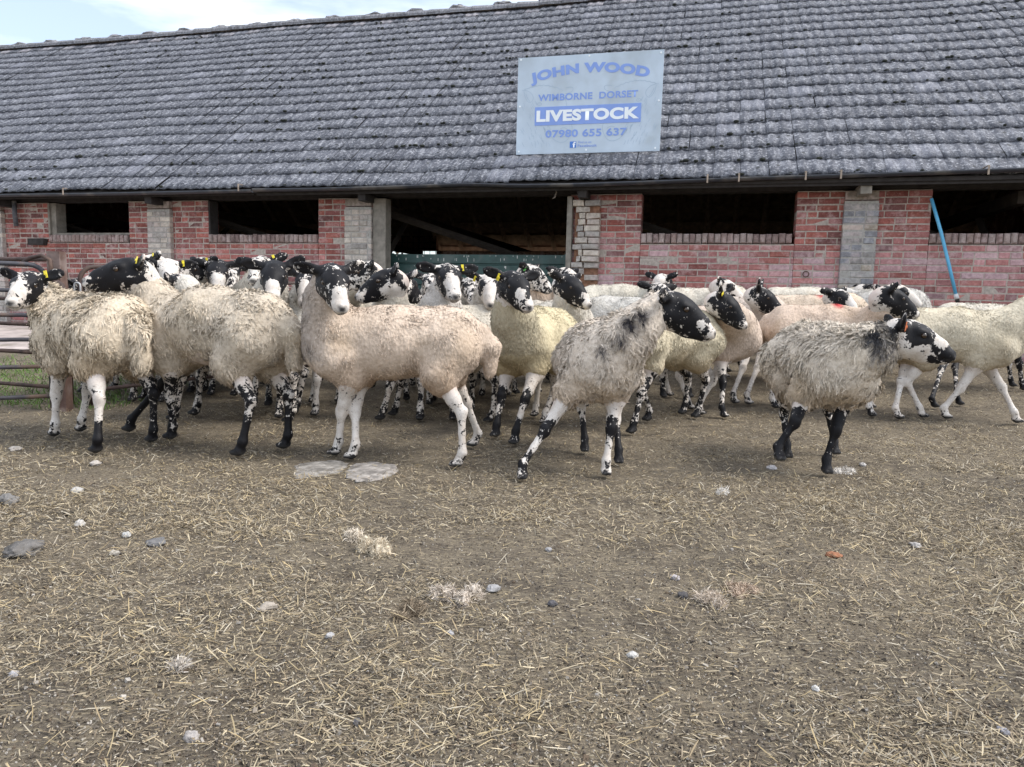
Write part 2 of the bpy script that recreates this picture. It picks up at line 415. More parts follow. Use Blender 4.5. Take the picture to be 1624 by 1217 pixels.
def fleece_material():
    m = NM('fleece_wool', .95, .08); at_ = m.attr('tint'); v = m.coord()
    c = m.mix(m.ramp(m.noise(v, 60, 4), [(.3, .35), (.6, 0)]), at_, (.30, .24, .18), 'MULTIPLY')
    c = m.mix(1.0, c, m.ramp(m.noise(v, 9, 3), [(.3, .82), (.7, 1.0)]), 'MULTIPLY')
    m.color(c)
    m.b.inputs['Specular IOR Level'].default_value = 0.0
    tr = m.n('ShaderNodeVectorTransform'); tr.vector_type = 'NORMAL'; tr.convert_from = 'OBJECT'; tr.convert_to = 'WORLD'
    m.l(m.attr('wooln', 'Vector'), tr.inputs[0])
    geo = m.n('ShaderNodeNewGeometry')
    vm = m.n('ShaderNodeVectorMath'); vm.operation = 'SCALE'; m.l(tr.outputs[0], vm.inputs[0]); vm.inputs['Scale'].default_value = 1.3
    vn_ = m.vadd(vm.outputs[0], geo.outputs['Normal']); nn = m.n('ShaderNodeVectorMath'); nn.operation = 'NORMALIZE'; m.l(vn_, nn.inputs[0])
    hb_ = m.math('ADD', m.vor(m.mapping(v, (1, 1, .6)), 75), m.math('MULTIPLY', m.noise(v, 160, 3), .6))
    m.bump(hb_, .42, .010, nn.outputs[0])
    m.b.inputs['Sheen Weight'].default_value = .06; m.b.inputs['Sheen Roughness'].default_value = .6
    return m.m
SKIN = skin_material(); WOOL = fleece_material()
_e = NM('eye', .08, .8); _e.color(_e.mix(_e.ramp(_e.noise(_e.coord(), 60, 2), [(.4, 0), (.6, 1)]), (.012, .007, .004), (.05, .025, .008))); EYE = _e.m
TAGM = simple_mat('ear_tag_yellow', (.75, .62, .05), .45, .4, .1)
TAGG = simple_mat('ear_tag_green', (.12, .45, .10), .45, .4, .1)
TAGR = simple_mat('ear_tag_orange', (.75, .22, .08), .45, .4, .1)
EYEME = None
def sphere_me(name, r, seg=14, rings=8, sx=1, sy=1, sz=1):
    V = []; Q = []
    for i in range(rings+1):
        th = pi*i/rings
        for j in range(seg): V.append((sx*r*sin(th)*cos(2*pi*j/seg), sy*r*sin(th)*sin(2*pi*j/seg), sz*r*cos(th)))
    for i in range(rings):
        for j in range(seg): Q.append((i*seg+j, (i+1)*seg+j, (i+1)*seg+(j+1) % seg, i*seg+(j+1) % seg))
    return mesh_quads(name, V, Q)

CREAM = (.78, .68, .54); GREYW = (.74, .69, .61); YELL = (.82, .71, .47); PINKW = (.80, .64, .51); OFFW = (.84, .77, .65)
# head patch presets (head frame: +x nose, +y left, +z up; metres), value -1 white .. +1 black
PATCH = {
 'patch': (-.35, [((.06, .06, .03), .07, 1), ((.06, -.06, .03), .07, 1), ((.13, .05, -.03), .04, .7), ((.13, -.05, -.03), .04, .7), ((-.02, 0, .07), .045, .5), ((.16, 0, .03), .05, -.9), ((.0, 0, -.09), .08, -1), ((.22, 0, -.02), .05, -.5)]),
 'black': (.55, [((.23, 0, -.02), .05, -.45), ((.0, 0, -.10), .075, -1), ((.08, 0, .02), .09, 1)]),
 'blaze': (.35, [((.22, 0, -.02), .055, -.8), ((.17, 0, .02), .045, -1), ((.0, 0, -.10), .075, -1), ((.06, .06, .03), .06, 1), ((.06, -.06, .03), .06, 1)]),
 'mottle': (-.05, [((.06, .06, .03), .045, .8), ((.06, -.06, .03), .045, .8), ((.0, 0, -.09), .08, -.8)]),
 'white': (-.8, [((.06, .06, .03), .04, .5), ((.06, -.06, .03), .04, .5)]),
}
SHEEP_N = [0]
def sheep(label, c, hd, head, feet=None, s=1.0, col=CREAM, wl=.02, nt=12000, res=.012, patch='patch', extra=None, legs=0.0,
          legblob=(), nf=.85, dark=(), darkpx=(), tags='', rear=False, earup=.15, tagm=None, W=1.0, grey=0.0, redmark=None, lock=.02, hsc=1.0, low=0.0, tail=True, belly=0.0, tw=None):
    """c=(px, dist): ground point under the middle of the body; head=(px,py,dist,yaw,pitch)"""
    i = SHEEP_N[0]; SHEEP_N[0] += 1; seed = 100+i*13; r = np.random.default_rng(seed)
    P = at(c[0], 560, c[1]); gx_, gy_ = P[0], P[1]; gz_ = float(gbase(gx_, gy_)); root = np.array([gx_, gy_, gz_])
    a = radians(hd); Rm = np.array([[cos(a), -sin(a), 0], [sin(a), cos(a), 0], [0, 0, 1]])
    toL = lambda w: (np.asarray(w)-root)@Rm
    # feet
    ft = {'FL': [.27, .095, 0], 'FR': [.27, -.095, 0], 'HL': [-.33, .10, 0], 'HR': [-.33, -.10, 0]}
    for k in ft:
        ft[k] = np.array(ft[k])*s + np.array([r.normal(0, .04), r.normal(0, .01), 0])
    for k, v in (feet or {}).items():
        lift = v[2] if len(v) > 2 else 0
        ft[k] = toL(gpt(v[0], v[1], lift)) if v[0] > 5 else np.array([v[0], v[1], lift])
    for k in ft:
        wf = Rm@ft[k]+root; lf = (feet or {}).get(k, (0, 0, 0)); lf = lf[2] if len(lf) > 2 else 0
        ft[k][2] = float(gheight(wf[:1], wf[1:2])[0])-root[2]+lf-.002
    # head frame
    if head is None: hp = np.array([.62, 0, .80]); yaw, pit = a, radians(-25)
    else: hp = toL(at(head[0], head[1], head[2])); yaw, pit = radians(head[3]), radians(head[4])
    fw = np.array([cos(yaw)*cos(pit), sin(yaw)*cos(pit), sin(pit)]); left = np.array([-sin(yaw), cos(yaw), 0]); upv = np.cross(fw, left)
    if head is not None and len(head) > 5:
        rr = radians(head[5]); left, upv = cos(rr)*left+sin(rr)*upv, -sin(rr)*left+cos(rr)*upv
    H = np.stack([fw, left, upv], 1)      # world
    HL = Rm.T@H                            # local columns
    k_ = hsc*s
    hc = hp-HL@np.array([.08, 0, 0])*k_    # head frame origin (cranium)
    hpt = lambda x, y, z: hc+HL@(np.array([x, y, z])*k_)
    nb = np.array([.25, 0, .585])*s; nb[2] -= low; ne = hpt(-.045, 0, -.035)
    # bezier neck
    d0 = np.array([.55, 0, .62]); d0 /= np.linalg.norm(d0); Ln = np.linalg.norm(ne-nb)
    lat = norm((ne-nb)*np.array([1, 1, 0])+1e-6)
    ctrl = nb + (np.array([.10, 0, .04])*s+ (ne-nb)*np.array([.45, .45, .32]))
    neck = [(1-t)**2*nb+2*t*(1-t)*ctrl+t*t*ne for t in np.linspace(0, 1, 5)]
    if Ln > .62*s: print('LONG NECK', round(Ln, 2), label)
    allp = np.array([ne, hpt(.25, 0, 0), hpt(-.05, .2, .1), hpt(-.05, -.2, .1), [-.52*s, 0, .8*s], [.4*s, .24*s, 0]]+list(ft.values()))
    lo = allp.min(0)-.09; hi = allp.max(0)+.09; lo[1] = min(lo[1], -.3*s); hi[1] = max(hi[1], .3*s); lo[2] = min(lo[2], -.03)
    F = Field(lo, hi, res)
    # trunk skin
    q = W
    F.cone(np.array([-.30, 0, .59])*s, .148*s, np.array([0, 0, .575])*s, .150*s, .05, q)
    F.cone(np.array([0, 0, .575])*s, .150*s, np.array([.25, 0, .575])*s, .148*s, .05, q)
    F.cone(np.array([.2, 0, .51])*s, .125*s, np.array([.33, 0, .545])*s, .098*s, .05, q)
    rn = [.13, .112, .090, .074, .064]
    for j in range(4): F.cone(neck[j], rn[j]*s, neck[j+1], rn[j+1]*s, .04)
    joints = {}
    for kk, sy in (('HL', 1), ('HR', -1)):
        f = ft[kk]; foot = f+np.array([0, 0, .022*s])
        hip = np.array([-.30, .085*sy, .56])*s; stf = np.array([-.25, .105*sy, .445])*s + np.array([(f[0]+.33*s)*.35, (f[1]-.1*sy*s)*.3, 0])
        fet = foot+np.array([-.028, 0, .066])*s
        if (feet or {}).get(kk, (0, 0))[2:] not in ((), (0,)): fet = foot+np.array([-.045, 0, .05])*s
        l1, l2 = .215*s, .195*s
        hk = ik(stf, fet, l1, l2, np.array([-1, 0, .15]))
        joints[kk] = (hk, fet, stf, hip)
        F.cone(hip, .108*s, stf, .068*s, .05); F.cone(stf, .062*s, stf*.35+hk*.65, .035*s, .03); F.cone(stf*.35+hk*.65, .036*s, hk, .025*s, .02)
        F.cone(hk+np.array([-.012, 0, .01])*s, .022*s, hk+np.array([-.002, 0, -.01]), .024*s, .015)
        F.cone(hk, .0235*s, hk*.5+fet*.5, .017*s, .012); F.cone(hk*.5+fet*.5, .017*s, fet, .021*s, .012); F.cone(fet, .0235*s, foot+np.array([0, 0, .012]), .02*s, .012)
        hoof(F, foot, s)
    for kk, sy in (('FL', 1), ('FR', -1)):
        f = ft[kk]; foot = f+np.array([0, 0, .022*s])
        sh = np.array([.23, .085*sy, .50])*s; el = np.array([.19, .10*sy, .40])*s + np.array([(f[0]-.27*s)*.25, (f[1]-.1*sy*s)*.25, 0])
        fet = foot+np.array([-.022, 0, .066])*s
        if (feet or {}).get(kk, (0, 0))[2:] not in ((), (0,)): fet = foot+np.array([-.05, 0, .055])*s
        kn = ik(el, fet, .17*s, .155*s, np.array([1, 0, 0]))
        joints[kk] = (kn, fet, el, sh)
        F.cone(sh, .10*s, el, .062*s, .05); F.cone(el, .05*s, el*.3+kn*.7, .029*s, .03); F.cone(el*.3+kn*.7, .028*s, kn, .026*s, .02)
        F.cone(kn+np.array([.003, 0, .012])*s, .0275*s, kn-np.array([-.002, 0, .015])*s, .0245*s, .015)
        F.cone(kn, .0235*s, kn*.5+fet*.5, .017*s, .012); F.cone(kn*.5+fet*.5, .017*s, fet, .0215*s, .012); F.cone(fet, .0245*s, foot+np.array([0, 0, .012]), .021*s, .012)
        hoof(F, foot, s)
    # head
    C = lambda a, ra, b, rb, k=.02, sub=False: F.cone(hpt(*a), ra*k_, hpt(*b), rb*k_, k, 1.0, sub)
    C((-.015, 0, .008), .066, (.07, 0, .008), .060, .04)
    C((.07, 0, .002), .054, (.19, 0, -.022), .037, .03)
    C((.03, 0, .038), .040, (.17, 0, .010), .027, .03)
    C((.0, 0, -.05), .050, (.12, 0, -.055), .032, .03); C((.12, 0, -.055), .032, (.20, 0, -.050), .022, .02)
    for y in (1, -1):
        C((.02, .032*y, -.03), .040, (.09, .022*y, -.035), .028, .03)
        C((.055, .048*y, .036), .020, (.085, .044*y, .034), .016, .02)
        C((.205, .014*y, -.022), .026, (.215, .012*y, -.026), .024, .015)
    C((.214, 0, -.03), .029, (.222, 0, -.024), .027, .015)
    if res < .0105:
        for y in (1, -1):
            C((.236, .020*y, -.012), .007, (.252, .012*y, -.020), .008, .008, True)
            C((.245, .0*y, -.046), .004, (.185, .034*y, -.046), .004, .006, True)
            C((.072, .066*y, .022), .010, (.078, .066*y, .022), .010, .008, True)
    # ears
    er = []
    for y in (1, -1):
        jit = r.normal(0, .08); ea = radians(-12)+jit; el_ = earup+r.normal(0, .12)
        dirn = np.array([-.22+.1*r.normal(), y*cos(el_), sin(el_)]); dirn /= np.linalg.norm(dirn)
        nrm = np.array([1, 0, .25])+r.normal(0, .15, 3); nrm -= (nrm@dirn)*dirn; nrm /= np.linalg.norm(nrm); sd = np.cross(dirn, nrm)
        b0 = np.array([-.022, .05*y, .034]); cen = b0+dirn*.073
        M = HL@np.stack([dirn, nrm, sd], 1)
        F.cone(hpt(*b0), .022*k_, hpt(*(b0+dirn*.04)), .021*k_, .02)
        th = max(.0105, res*.95)
        F.ell(hpt(*cen), M, (.064*k_, th*k_, .034*k_), .012)
        if res < .011: F.ell(hpt(*(cen+nrm*.016+dirn*.008)), M, (.042*k_, .012*k_, .020*k_), .008, True)
        er.append((cen, dirn, nrm, sd))
    V, Q = F.nets()
    q_ = (V-hc)@HL/k_                      # head coords
    marks = np.zeros((len(V), 3)); bias = np.full(len(V), -.9)
    z = V[:, 2]/s
    # legs
    lw = np.clip((.42-z)/.08, 0, 1); bias = bias*(1-lw)+lw*(legs+.9*np.clip((.09-z)/.05, 0, 1)*.45)
    for kk, (px_, val, rad) in enumerate_blobs(legblob, joints): 
        w = np.clip(1.4-np.linalg.norm(V-px_, axis=1)/rad, 0, 1); bias = bias*(1-w)+val*.68*w
    # neck + head
    b0, blobs = PATCH[patch]; blobs = list(blobs)+list(extra or [])
    hb = np.full(len(V), float(b0))
    for cc, rad, val in blobs:
        w = np.clip(1.6*(1-np.linalg.norm(q_-np.array(cc), axis=1)/(rad*1.25)), 0, 1); w = w*w*(3-2*w); hb = hb*(1-w)+val*w
    for cen, dirn, nrm, sd in er:
        t = (q_-cen)@dirn; dd = np.linalg.norm(q_-cen-t[:, None]*dirn, axis=1); w = ((t > -.065) & (dd < .05) & (t < .1) & (np.abs(q_[:, 1]) > .062)).astype(float)
        hb = hb*(1-w)+.65*w
    hw = np.clip((q_[:, 0]+.10)/.05, 0, 1)*(np.linalg.norm(q_-np.array([.08, 0, 0]), axis=1) < .27)*(q_[:, 2] > -.12)
    bias = bias*(1-hw)+np.clip(hb*.66, -.52, .60)*hw
    nw = np.clip((V[:, 0]-.28*s)/.05, 0, 1)*(z > .5)*(1-hw); bias = np.where(nw > .5, -.62, bias)
    # nose / hooves
    nose = np.clip(1.5-np.linalg.norm((q_-np.array([.246, 0, -.018]))/np.array([.018, .026, .014]), axis=1), 0, 1)
    nose = np.maximum(nose, np.clip(1-np.abs(q_[:, 2]+.046)/.004, 0, 1)*(q_[:, 0] > .19)*(q_[:, 0] < .27)*.8*(hw > .5))
    hf = np.zeros(len(V))
    for kk in ft: hf = np.maximum(hf, np.clip((.044*s-(V[:, 2]-ft[kk][2]))/(.012*s), 0, 1)*(np.linalg.norm(V-ft[kk], axis=1) < .09*s))
    marks[:, 0] = np.clip(bias*.5+.5, 0, 1); marks[:, 1] = np.clip(nose+hf, 0, 1)
    marks[:, 2] = np.clip(.55*np.clip((z-.33)/.1, 0, 1)*(V[:, 0] < .3*s)*(1-hw)+.25*np.clip(1-np.abs(q_[:, 1])/.03, 0, 1)*0, 0, 1)
    me = mesh_quads('sheep', V, Q); attr_col(me, 'marks', marks)
    ob = link('sheep', me, SKIN, None, root, (0, 0, a)); tag(ob, label, 'sheep', 'sheep crowded together in the farmyard')
    # eyes
    for y in (1, -1):
        e = link('eye', sphere_me('eye', .0145*k_), EYE, ob, hpt(.076, .0545*y, .026))
    # tags
    for t in tags:
        cen, dirn, nrm, sd = er[0 if t.upper() == 'L' else 1]
        mb = MB(); Mw = np.eye(4); Mw[:3, :3] = HL@np.stack([sd, nrm, dirn], 1); Mw[:3, 3] = hpt(*(cen-dirn*.035+nrm*.012+sd*-.01))
        mb.box((-.02, .001, -.008), (.02, .006, .008), M=Mw); mb.box((-.006, -.004, -.006), (.004, .010, .006), M=Mw)
        mb.build('ear_tag', tagm or TAGM, ob)
    # ---------------- fleece
    dpx = [(toL(at(*d_[0])), d_[1], d_[2], norm(Rm.T@ray(d_[0][0], d_[0][1]))) for d_ in darkpx]
    G = Field(np.array([-.62, -.34, .18])*s, np.maximum(np.array([.45, .34, .95])*s, np.array(neck).max(0)+.12), .016)
    G.lo = np.minimum(G.lo, np.array(neck).min(0)-.16); G = Field(G.lo, G.ax and np.maximum(np.array([.45, .34, .95])*s, np.array(neck).max(0)+.16), .016)
    th = wl*.55
    G.cone(np.array([-.30, 0, .600])*s, .168*s+th, np.array([0, 0, .590+belly])*s, .168*s+th, .06, q)
    G.cone(np.array([0, 0, .590+belly])*s, .168*s+th, np.array([.25, 0, .592])*s, .160*s+th, .06, q)
    G.cone(np.array([.2, 0, .515])*s, .135*s+th*.6, np.array([.325, 0, .545])*s, .112*s+th*.6, .05, q)
    for sy in (1, -1):
        k2 = 'HL' if sy > 0 else 'HR'; hk = joints[k2][0]
        G.cone(np.array([-.31, .095*sy, .54])*s, .125*s+th, joints[k2][2], .080*s+th*.5, .05)
        G.cone(joints[k2][3], .118*s+th*.8, joints[k2][2], .080*s+th*.4, .05)
        G.cone(joints[k2][2], .078*s+th*.4, joints[k2][2]*.80+hk*.20, .056*s+th*.3, .04)
        k2 = 'FL' if sy > 0 else 'FR'
        G.cone(joints[k2][3], .108*s+th*.6, joints[k2][2]+np.array([0, 0, .03]), .060*s+th*.5, .04)
        G.cone(np.array([.24, .09*sy, .50])*s, .105*s+th, joints[k2][2]+np.array([0, 0, .02]), .066*s+th*.5, .05)
    if tail:
        G.cone(np.array([-.46, 0, .66])*s, .035*s+th*.6, np.array([-.50, 0, .58])*s, .045*s+th*.6, .03); G.cone(np.array([-.50, 0, .58])*s, .045*s+th*.6, np.array([-.505, 0, .45])*s, .034*s+th*.6, .02)
    nk = max(1, int(round(nf*4)))
    for j in range(nk):
        fr = 1.0 if (j < 3 or nf >= .95) else .8
        G.cone(neck[j], (rn[j]+.014)*s+min(th, .012), neck[j]+(neck[j+1]-neck[j])*fr, (rn[j+1]+.010)*s+min(th, .012)*.6, .05)
    FV, FQ = G.nets(); FN = vnormals(FV, FQ)
    FV = FV+FN*((fbm(FV*7, seed, 3)-.5)*.034+(fbm(FV*38, seed+5, 2)-.5)*lock*.55)[:, None]
    FN = norm(vnormals(FV, FQ)*.6+FN*.4)
    base = np.array(col)*(1-.0); ncol = lambda p: base[None, :]*(1+.22*(fbm(p*14, seed+9, 3)-.5)[:, None])*np.where(np.ones((len(p), 1)) > 0, 1, 1)
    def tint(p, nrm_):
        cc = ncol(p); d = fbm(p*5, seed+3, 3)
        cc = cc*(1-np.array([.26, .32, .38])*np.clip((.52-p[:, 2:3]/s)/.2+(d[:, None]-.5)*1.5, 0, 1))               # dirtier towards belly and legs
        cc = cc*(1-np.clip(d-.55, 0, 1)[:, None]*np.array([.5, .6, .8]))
        if grey:
            g = np.clip((p[:, 0]-.27*s)/.12, 0, 1)*(p[:, 2] > .5*s); cc = cc*(1-g[:, None]*grey)+np.array([.30, .29, .29])*g[:, None]*grey
        for (dp, rad, cval) in dark:
            w = np.clip(1.5*(1-np.linalg.norm(p-np.array(dp)*s, axis=1)/rad)+(fbm(p*18, seed+1, 3)-.5)*2.2, 0, 1)[:, None]
            cc = cc*(1-w)+np.array(cval)*w
        for (dp, rad, cval, rdir) in dpx:
            w = np.clip(1.6*(1-np.linalg.norm((p-dp)-((p-dp)@rdir)[:, None]*rdir*.85, axis=1)/rad)+(fbm(p*22, seed+1, 3)-.5)*2.6, 0, 1)[:, None]; cc = cc*(1-w)+np.array(cval)*w
        if redmark:
            w = np.clip(1.6*(1-np.linalg.norm((p-np.array(redmark)*s)/np.array([.05, .10, .1]), axis=1)), 0, 1)[:, None]; cc = cc*(1-w)+np.array([.75, .10, .10])*w
        return cc
    # tufts
    A = FV[FQ[:, 0]]; B = FV[FQ[:, 1]]; Cq = FV[FQ[:, 2]]; Dq = FV[FQ[:, 3]]
    ar = np.linalg.norm(np.cross(Cq-A, Dq-B), axis=1); pk = r.choice(len(FQ), nt, p=ar/ar.sum()); uu, ww = r.random((nt, 1)), r.random((nt, 1))
    p = (A[pk]*(1-uu)+B[pk]*uu)*(1-ww)+(Dq[pk]*(1-uu)+Cq[pk]*uu)*ww
    nn = norm((FN[FQ[pk, 0]]*(1-uu)+FN[FQ[pk, 1]]*uu)*(1-ww)+(FN[FQ[pk, 3]]*(1-uu)+FN[FQ[pk, 2]]*uu)*ww)
    flow = np.tile(np.array([-.25, 0, -1.0]), (nt, 1)); flow = flow-(flow*nn).sum(1, keepdims=True)*nn
    sw = np.stack([vn(p*16, seed+k)-.5 for k in (20, 21, 22)], 1); flow = flow+sw*1.5
    # lock centres
    cs = lock; cell = np.floor(p/cs); ji = np.stack([_h(cell[:, 0].astype(int), cell[:, 1].astype(int), cell[:, 2].astype(int), seed+40+k) for k in range(3)], 1)
    cc_ = (cell+.2+.6*ji)*cs; att = (cc_-p); att -= (att*nn).sum(1, keepdims=True)*nn
    L = wl*r.uniform(.6, 1.25, nt)
    D = norm(nn*.42+flow*.9+att/max(cs, .01)*.5+r.normal(0, .2, (nt, 3)))
    side = norm(np.cross(D, nn)+r.normal(0, .5, (nt, 3))); wd = (tw if tw else wl*.075+.0009)*r.uniform(.6, 1.4, (nt, 1))
    bend = flow*L[:, None]*.45-nn*L[:, None]*.3+att*1.0
    TV, TQ = ribbons(p-nn*.004, D, side*wd, L, None, 3, lambda t: np.array([1, 1, .75, .25]), bend, crimp=norm(r.normal(0, 1, (nt, 3)))*L[:, None]*.10)
    tc_ = tint(p, nn)*r.uniform(.82, 1.14, (nt, 1)); lk = .80+.40*_h(cell[:, 0].astype(int), cell[:, 1].astype(int), cell[:, 2].astype(int), seed+60)
    tc_ = tc_*lk[:, None]
    allV = np.vstack([FV, TV]); allQ = np.vstack([FQ, TQ+len(FV)])
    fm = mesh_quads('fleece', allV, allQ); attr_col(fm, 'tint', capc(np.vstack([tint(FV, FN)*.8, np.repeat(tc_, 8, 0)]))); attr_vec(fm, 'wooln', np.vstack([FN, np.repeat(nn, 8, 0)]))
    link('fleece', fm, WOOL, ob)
    return ob
def capc(c):
    c = np.maximum(c, .01); return c*np.minimum(1, .88/c.max(1, keepdims=True))
def ik(a, b, l1, l2, bend):
    d = b-a; L = np.linalg.norm(d); u = d/L; bend = bend-(bend@u)*u; bend /= max(np.linalg.norm(bend), 1e-6)
    if L >= (l1+l2)*.995: return a+d*l1/(l1+l2)+bend*.012
    x = (L*L+l1*l1-l2*l2)/(2*L); h = math.sqrt(max(l1*l1-x*x, 0)); return a+u*x+bend*h
def hoof(F, f, s):
    for y in (1, -1):
        F.cone(f+np.array([-.014, .011*y, .019])*s, .0185*s, f+np.array([.027, .013*y, .011])*s, .0125*s, .008)
def enumerate_blobs(lb, joints):
    for k, (nm, which, val, rad) in enumerate(lb):
        yield k, (joints[nm][which], val, rad)

# ------------------------------------------------------------------ the flock
KN = lambda *a: [(n, 0, .9, .055) for n in a]
def flock():
    big = dict(res=.0085)
    # A
    sheep('long-woolled sheep at the left end seen from behind, mottled face turned to the camera', (152, 3.92), 143, (38, 460, 3.95, -82, -20),
          feet={'HL': (152, 722), 'HR': (240, 704), 'FL': (86, 694), 'FR': (128, 688)}, s=1.0, col=(.86, .73, .56), wl=.030, tw=.0028, nt=42000, res=.0085, lock=.03,
          patch='patch', extra=[((.0, .0, .07), .06, .35), ((.09, .05, -.03), .05, .9)], legs=-.35, tags='L', legblob=[('HL', 1, .8, .11), ('HR', 0, .5, .10), ('HR', 1, .6, .12)], W=1.08)
    # B
    sheep('big black-headed sheep at left with its chin raised and white belly showing', (338, 3.80), 158, (187, 436, 3.85, 200, -8),
          feet={'HL': (378, 728), 'HR': (450, 714), 'FL': (270, 700), 'FR': (205, 688)}, s=1.04, col=(.78, .67, .53), wl=.022, tw=.0024, nt=40000, res=.0085, lock=.022,
          patch='black', legs=.12, tags='LR', legblob=[('HL', 1, .9, .12), ('HR', 1, .9, .12), ('FR', 0, .9, .2), ('FR', 1, .9, .15)], belly=.03)
    # C
    sheep('cream sheep broadside in front of the pale slabs, patched face looking out', (620, 3.62), 180, (532, 457, 3.42, -62, -31),
          feet={'FL': (531, 724), 'FR': (557, 730, 0), 'HL': (724, 742), 'HR': (750, 712)}, s=.985, col=(.84, .68, .54), wl=.016, nt=46000, res=.0085, lock=.013,
          patch='blaze', legs=-.40, grey=.55, nf=.9, W=1.0)
    # D
    sheep('yellowish cream sheep facing the camera behind the broadside cream one, black face with white muzzle', (850, 4.55), -112, (822, 462, 3.98, -62, -28),
          feet={'FR': (785, 698), 'FL': (815, 708), 'HL': (862, 676)}, s=.98, col=YELL, wl=.016, nt=26000, res=.009, lock=.013,
          patch='black', extra=[((.16, -.03, .02), .04, -1), ((.2, .03, 0), .03, -.8)], legs=-.3, legblob=KN('FL', 'FR')+[('FL', 1, .9, .07), ('FR', 1, .9, .07)], tags='R', grey=.3)
    # E
    sheep('front sheep with dark-streaked neck, black head turned right, one leg stretched out', (948, 3.62), -92, (1085, 500, 3.25, -12, -25),
          feet={'FR': (828, 762), 'FL': (961, 758), 'HR': (927, 720), 'HL': (981, 738)}, s=.905, hsc=1.09, col=(.92, .80, .67), wl=.024, tw=.0026, nt=42000, res=.008, lock=.024,
          patch='black', extra=[((-.05, -.05, -.03), .05, -.1), ((.17, -.03, -.01), .03, -.5)], legs=-.42, legblob=KN('FL', 'FR')+[('FR', 1, .3, .10), ('HR', 1, .9, .12), ('HL', 1, .9, .12)],
          darkpx=[((1022, 502, 3.28), .06, (.05, .045, .05)), ((1000, 520, 3.3), .06, (.05, .045, .05)), ((978, 538, 3.33), .05, (.07, .065, .07)), ((956, 556, 3.36), .04, (.09, .085, .09))], nf=.95)
    # F
    sheep('shaggy grey-white sheep at right front with black lower legs and a red ear tag', (1302, 3.66), -95, (1457, 541, 3.28, -14, -16),
          feet={'FR': (1236, 738, .07), 'FL': (1311, 756), 'HR': (1249, 728), 'HL': (1324, 724)}, s=.915, hsc=1.1, col=(.92, .81, .67), wl=.030, tw=.0026, nt=44000, res=.008, lock=.026,
          patch='patch', extra=[((.21, -.02, -.02), .045, .9), ((.10, -.05, -.06), .05, -.9), ((.16, -.03, -.06), .03, .7)], legs=-.05, legblob=[('FL', 0, .9, .10), ('FL', 1, .9, .12), ('FR', 0, .8, .08), ('FR', 1, .9, .12), ('HR', 1, .9, .15), ('HL', 1, .9, .15)],
          tags='R', tagm=TAGR, nf=.9, darkpx=[((1408, 522, 3.33), .08, (.045, .045, .05)), ((1392, 530, 3.35), .075, (.05, .05, .055)), ((1404, 560, 3.3), .07, (.16, .15, .15))], tail=False)
    # G
    sheep('pale yellowish sheep striding out of the picture at the right edge', (1512, 5.05), -14, (1690, 470, 4.9, -14, -20),
          feet={'HR': (1463, 666), 'FR': (1500, 670), 'FL': (1612, 676), 'HL': (1425, 668)}, s=1.0, col=(.82, .73, .56), wl=.016, nt=26000, res=.010, lock=.013, patch='patch', legs=-.5)
    # H
    sheep('sheep behind the striding one at the right edge, black and white legs', (1560, 6.1), -12, (1700, 478, 6.0, -12, -20), s=.9, col=OFFW, nt=14000, patch='black', legs=.2, feet={'HR': (1482, 650), 'HL': (1522, 642)})
    # I
    sheep('peach-coloured sheep with a red stripe across its back behind the shaggy grey one', (1318, 5.3), -18, (1424, 480, 5.0, -6, -24), s=1.0, col=(.84, .66, .52), nt=22000, wl=.014, lock=.013, patch='black', extra=[((0, 0, -.03), .06, -.8)], redmark=(.02, -.02, .78), legs=-.4, nf=.8, feet={'FR': (1382, 664)})
    # J
    sheep('peach sheep with red back mark and mottled face, standing near the wall', (1292, 6.3), -22, (1338, 478, 5.9, -60, -25), s=.98, col=(.84, .69, .54), nt=13000, patch='patch', redmark=(.02, -.02, .77), tags='')
    sheep('pale sheep against the brick wall with only its back and dark crown showing', (1275, 7.3), -14, (1381, 468, 7.0, 10, -20), s=.98, col=OFFW, nt=9000, patch='black')
    sheep('grey-white sheep near the wall with a white mottled head facing right', (1388, 6.75), -30, (1434, 470, 6.4, -25, -22), s=1.0, col=(.74, .71, .66), nt=11000, patch='white', extra=[((.06, -.05, .03), .05, .8), ((.12, -.04, -.02), .03, .7), ((-.02, 0, .06), .05, .6)])
    # L M N P
    sheep('pinkish sheep with a plain black face and yellow ear tag looking right', (1118, 5.45), -42, (1158, 492, 4.85, -28, -38), s=.96, col=(.82, .67, .55), nt=20000, wl=.014, lock=.013, patch='black', legs=-.45, tags='R', earup=.9, feet={'FR': (1148, 665), 'FL': (1112, 660), 'HR': (1095, 650)}, legblob=[('FR', 0, .9, .08), ('FR', 1, .8, .06)], extra=[((0, 0, -.05), .07, -.9)])
    sheep('slim pinkish-grey sheep with an upright neck and dark mottled face', (1180, 6.2), -55, (1217, 478, 5.75, -25, -32), s=.98, col=(.80, .68, .58), nt=16000, wl=.014, lock=.013, patch='black', extra=[((0, 0, -.05), .08, -1)], earup=.7, legs=-.5, feet={'FR': (1165, 642), 'FL': (1187, 644)})
    sheep('white-faced sheep with black eye streaks at the back, facing right before the wall', (1120, 6.9), -16, (1158, 462, 6.6, -18, -28), s=1.0, col=OFFW, nt=9000, patch='white', extra=[((.07, -.05, .02), .045, .9), ((.12, -.05, -.03), .03, .8), ((-.02, -.02, .07), .04, .8)])
    sheep('golden cream sheep hidden from the shoulders up behind the dark-streaked front sheep', (1050, 4.78), -142, (975, 545, 4.25, -150, -30), s=1.0, col=(.82, .72, .52), nt=22000, wl=.018, lock=.015, patch='black', legs=.1, feet={'FL': (1001, 690), 'FR': (1026, 670), 'HL': (1103, 666)})
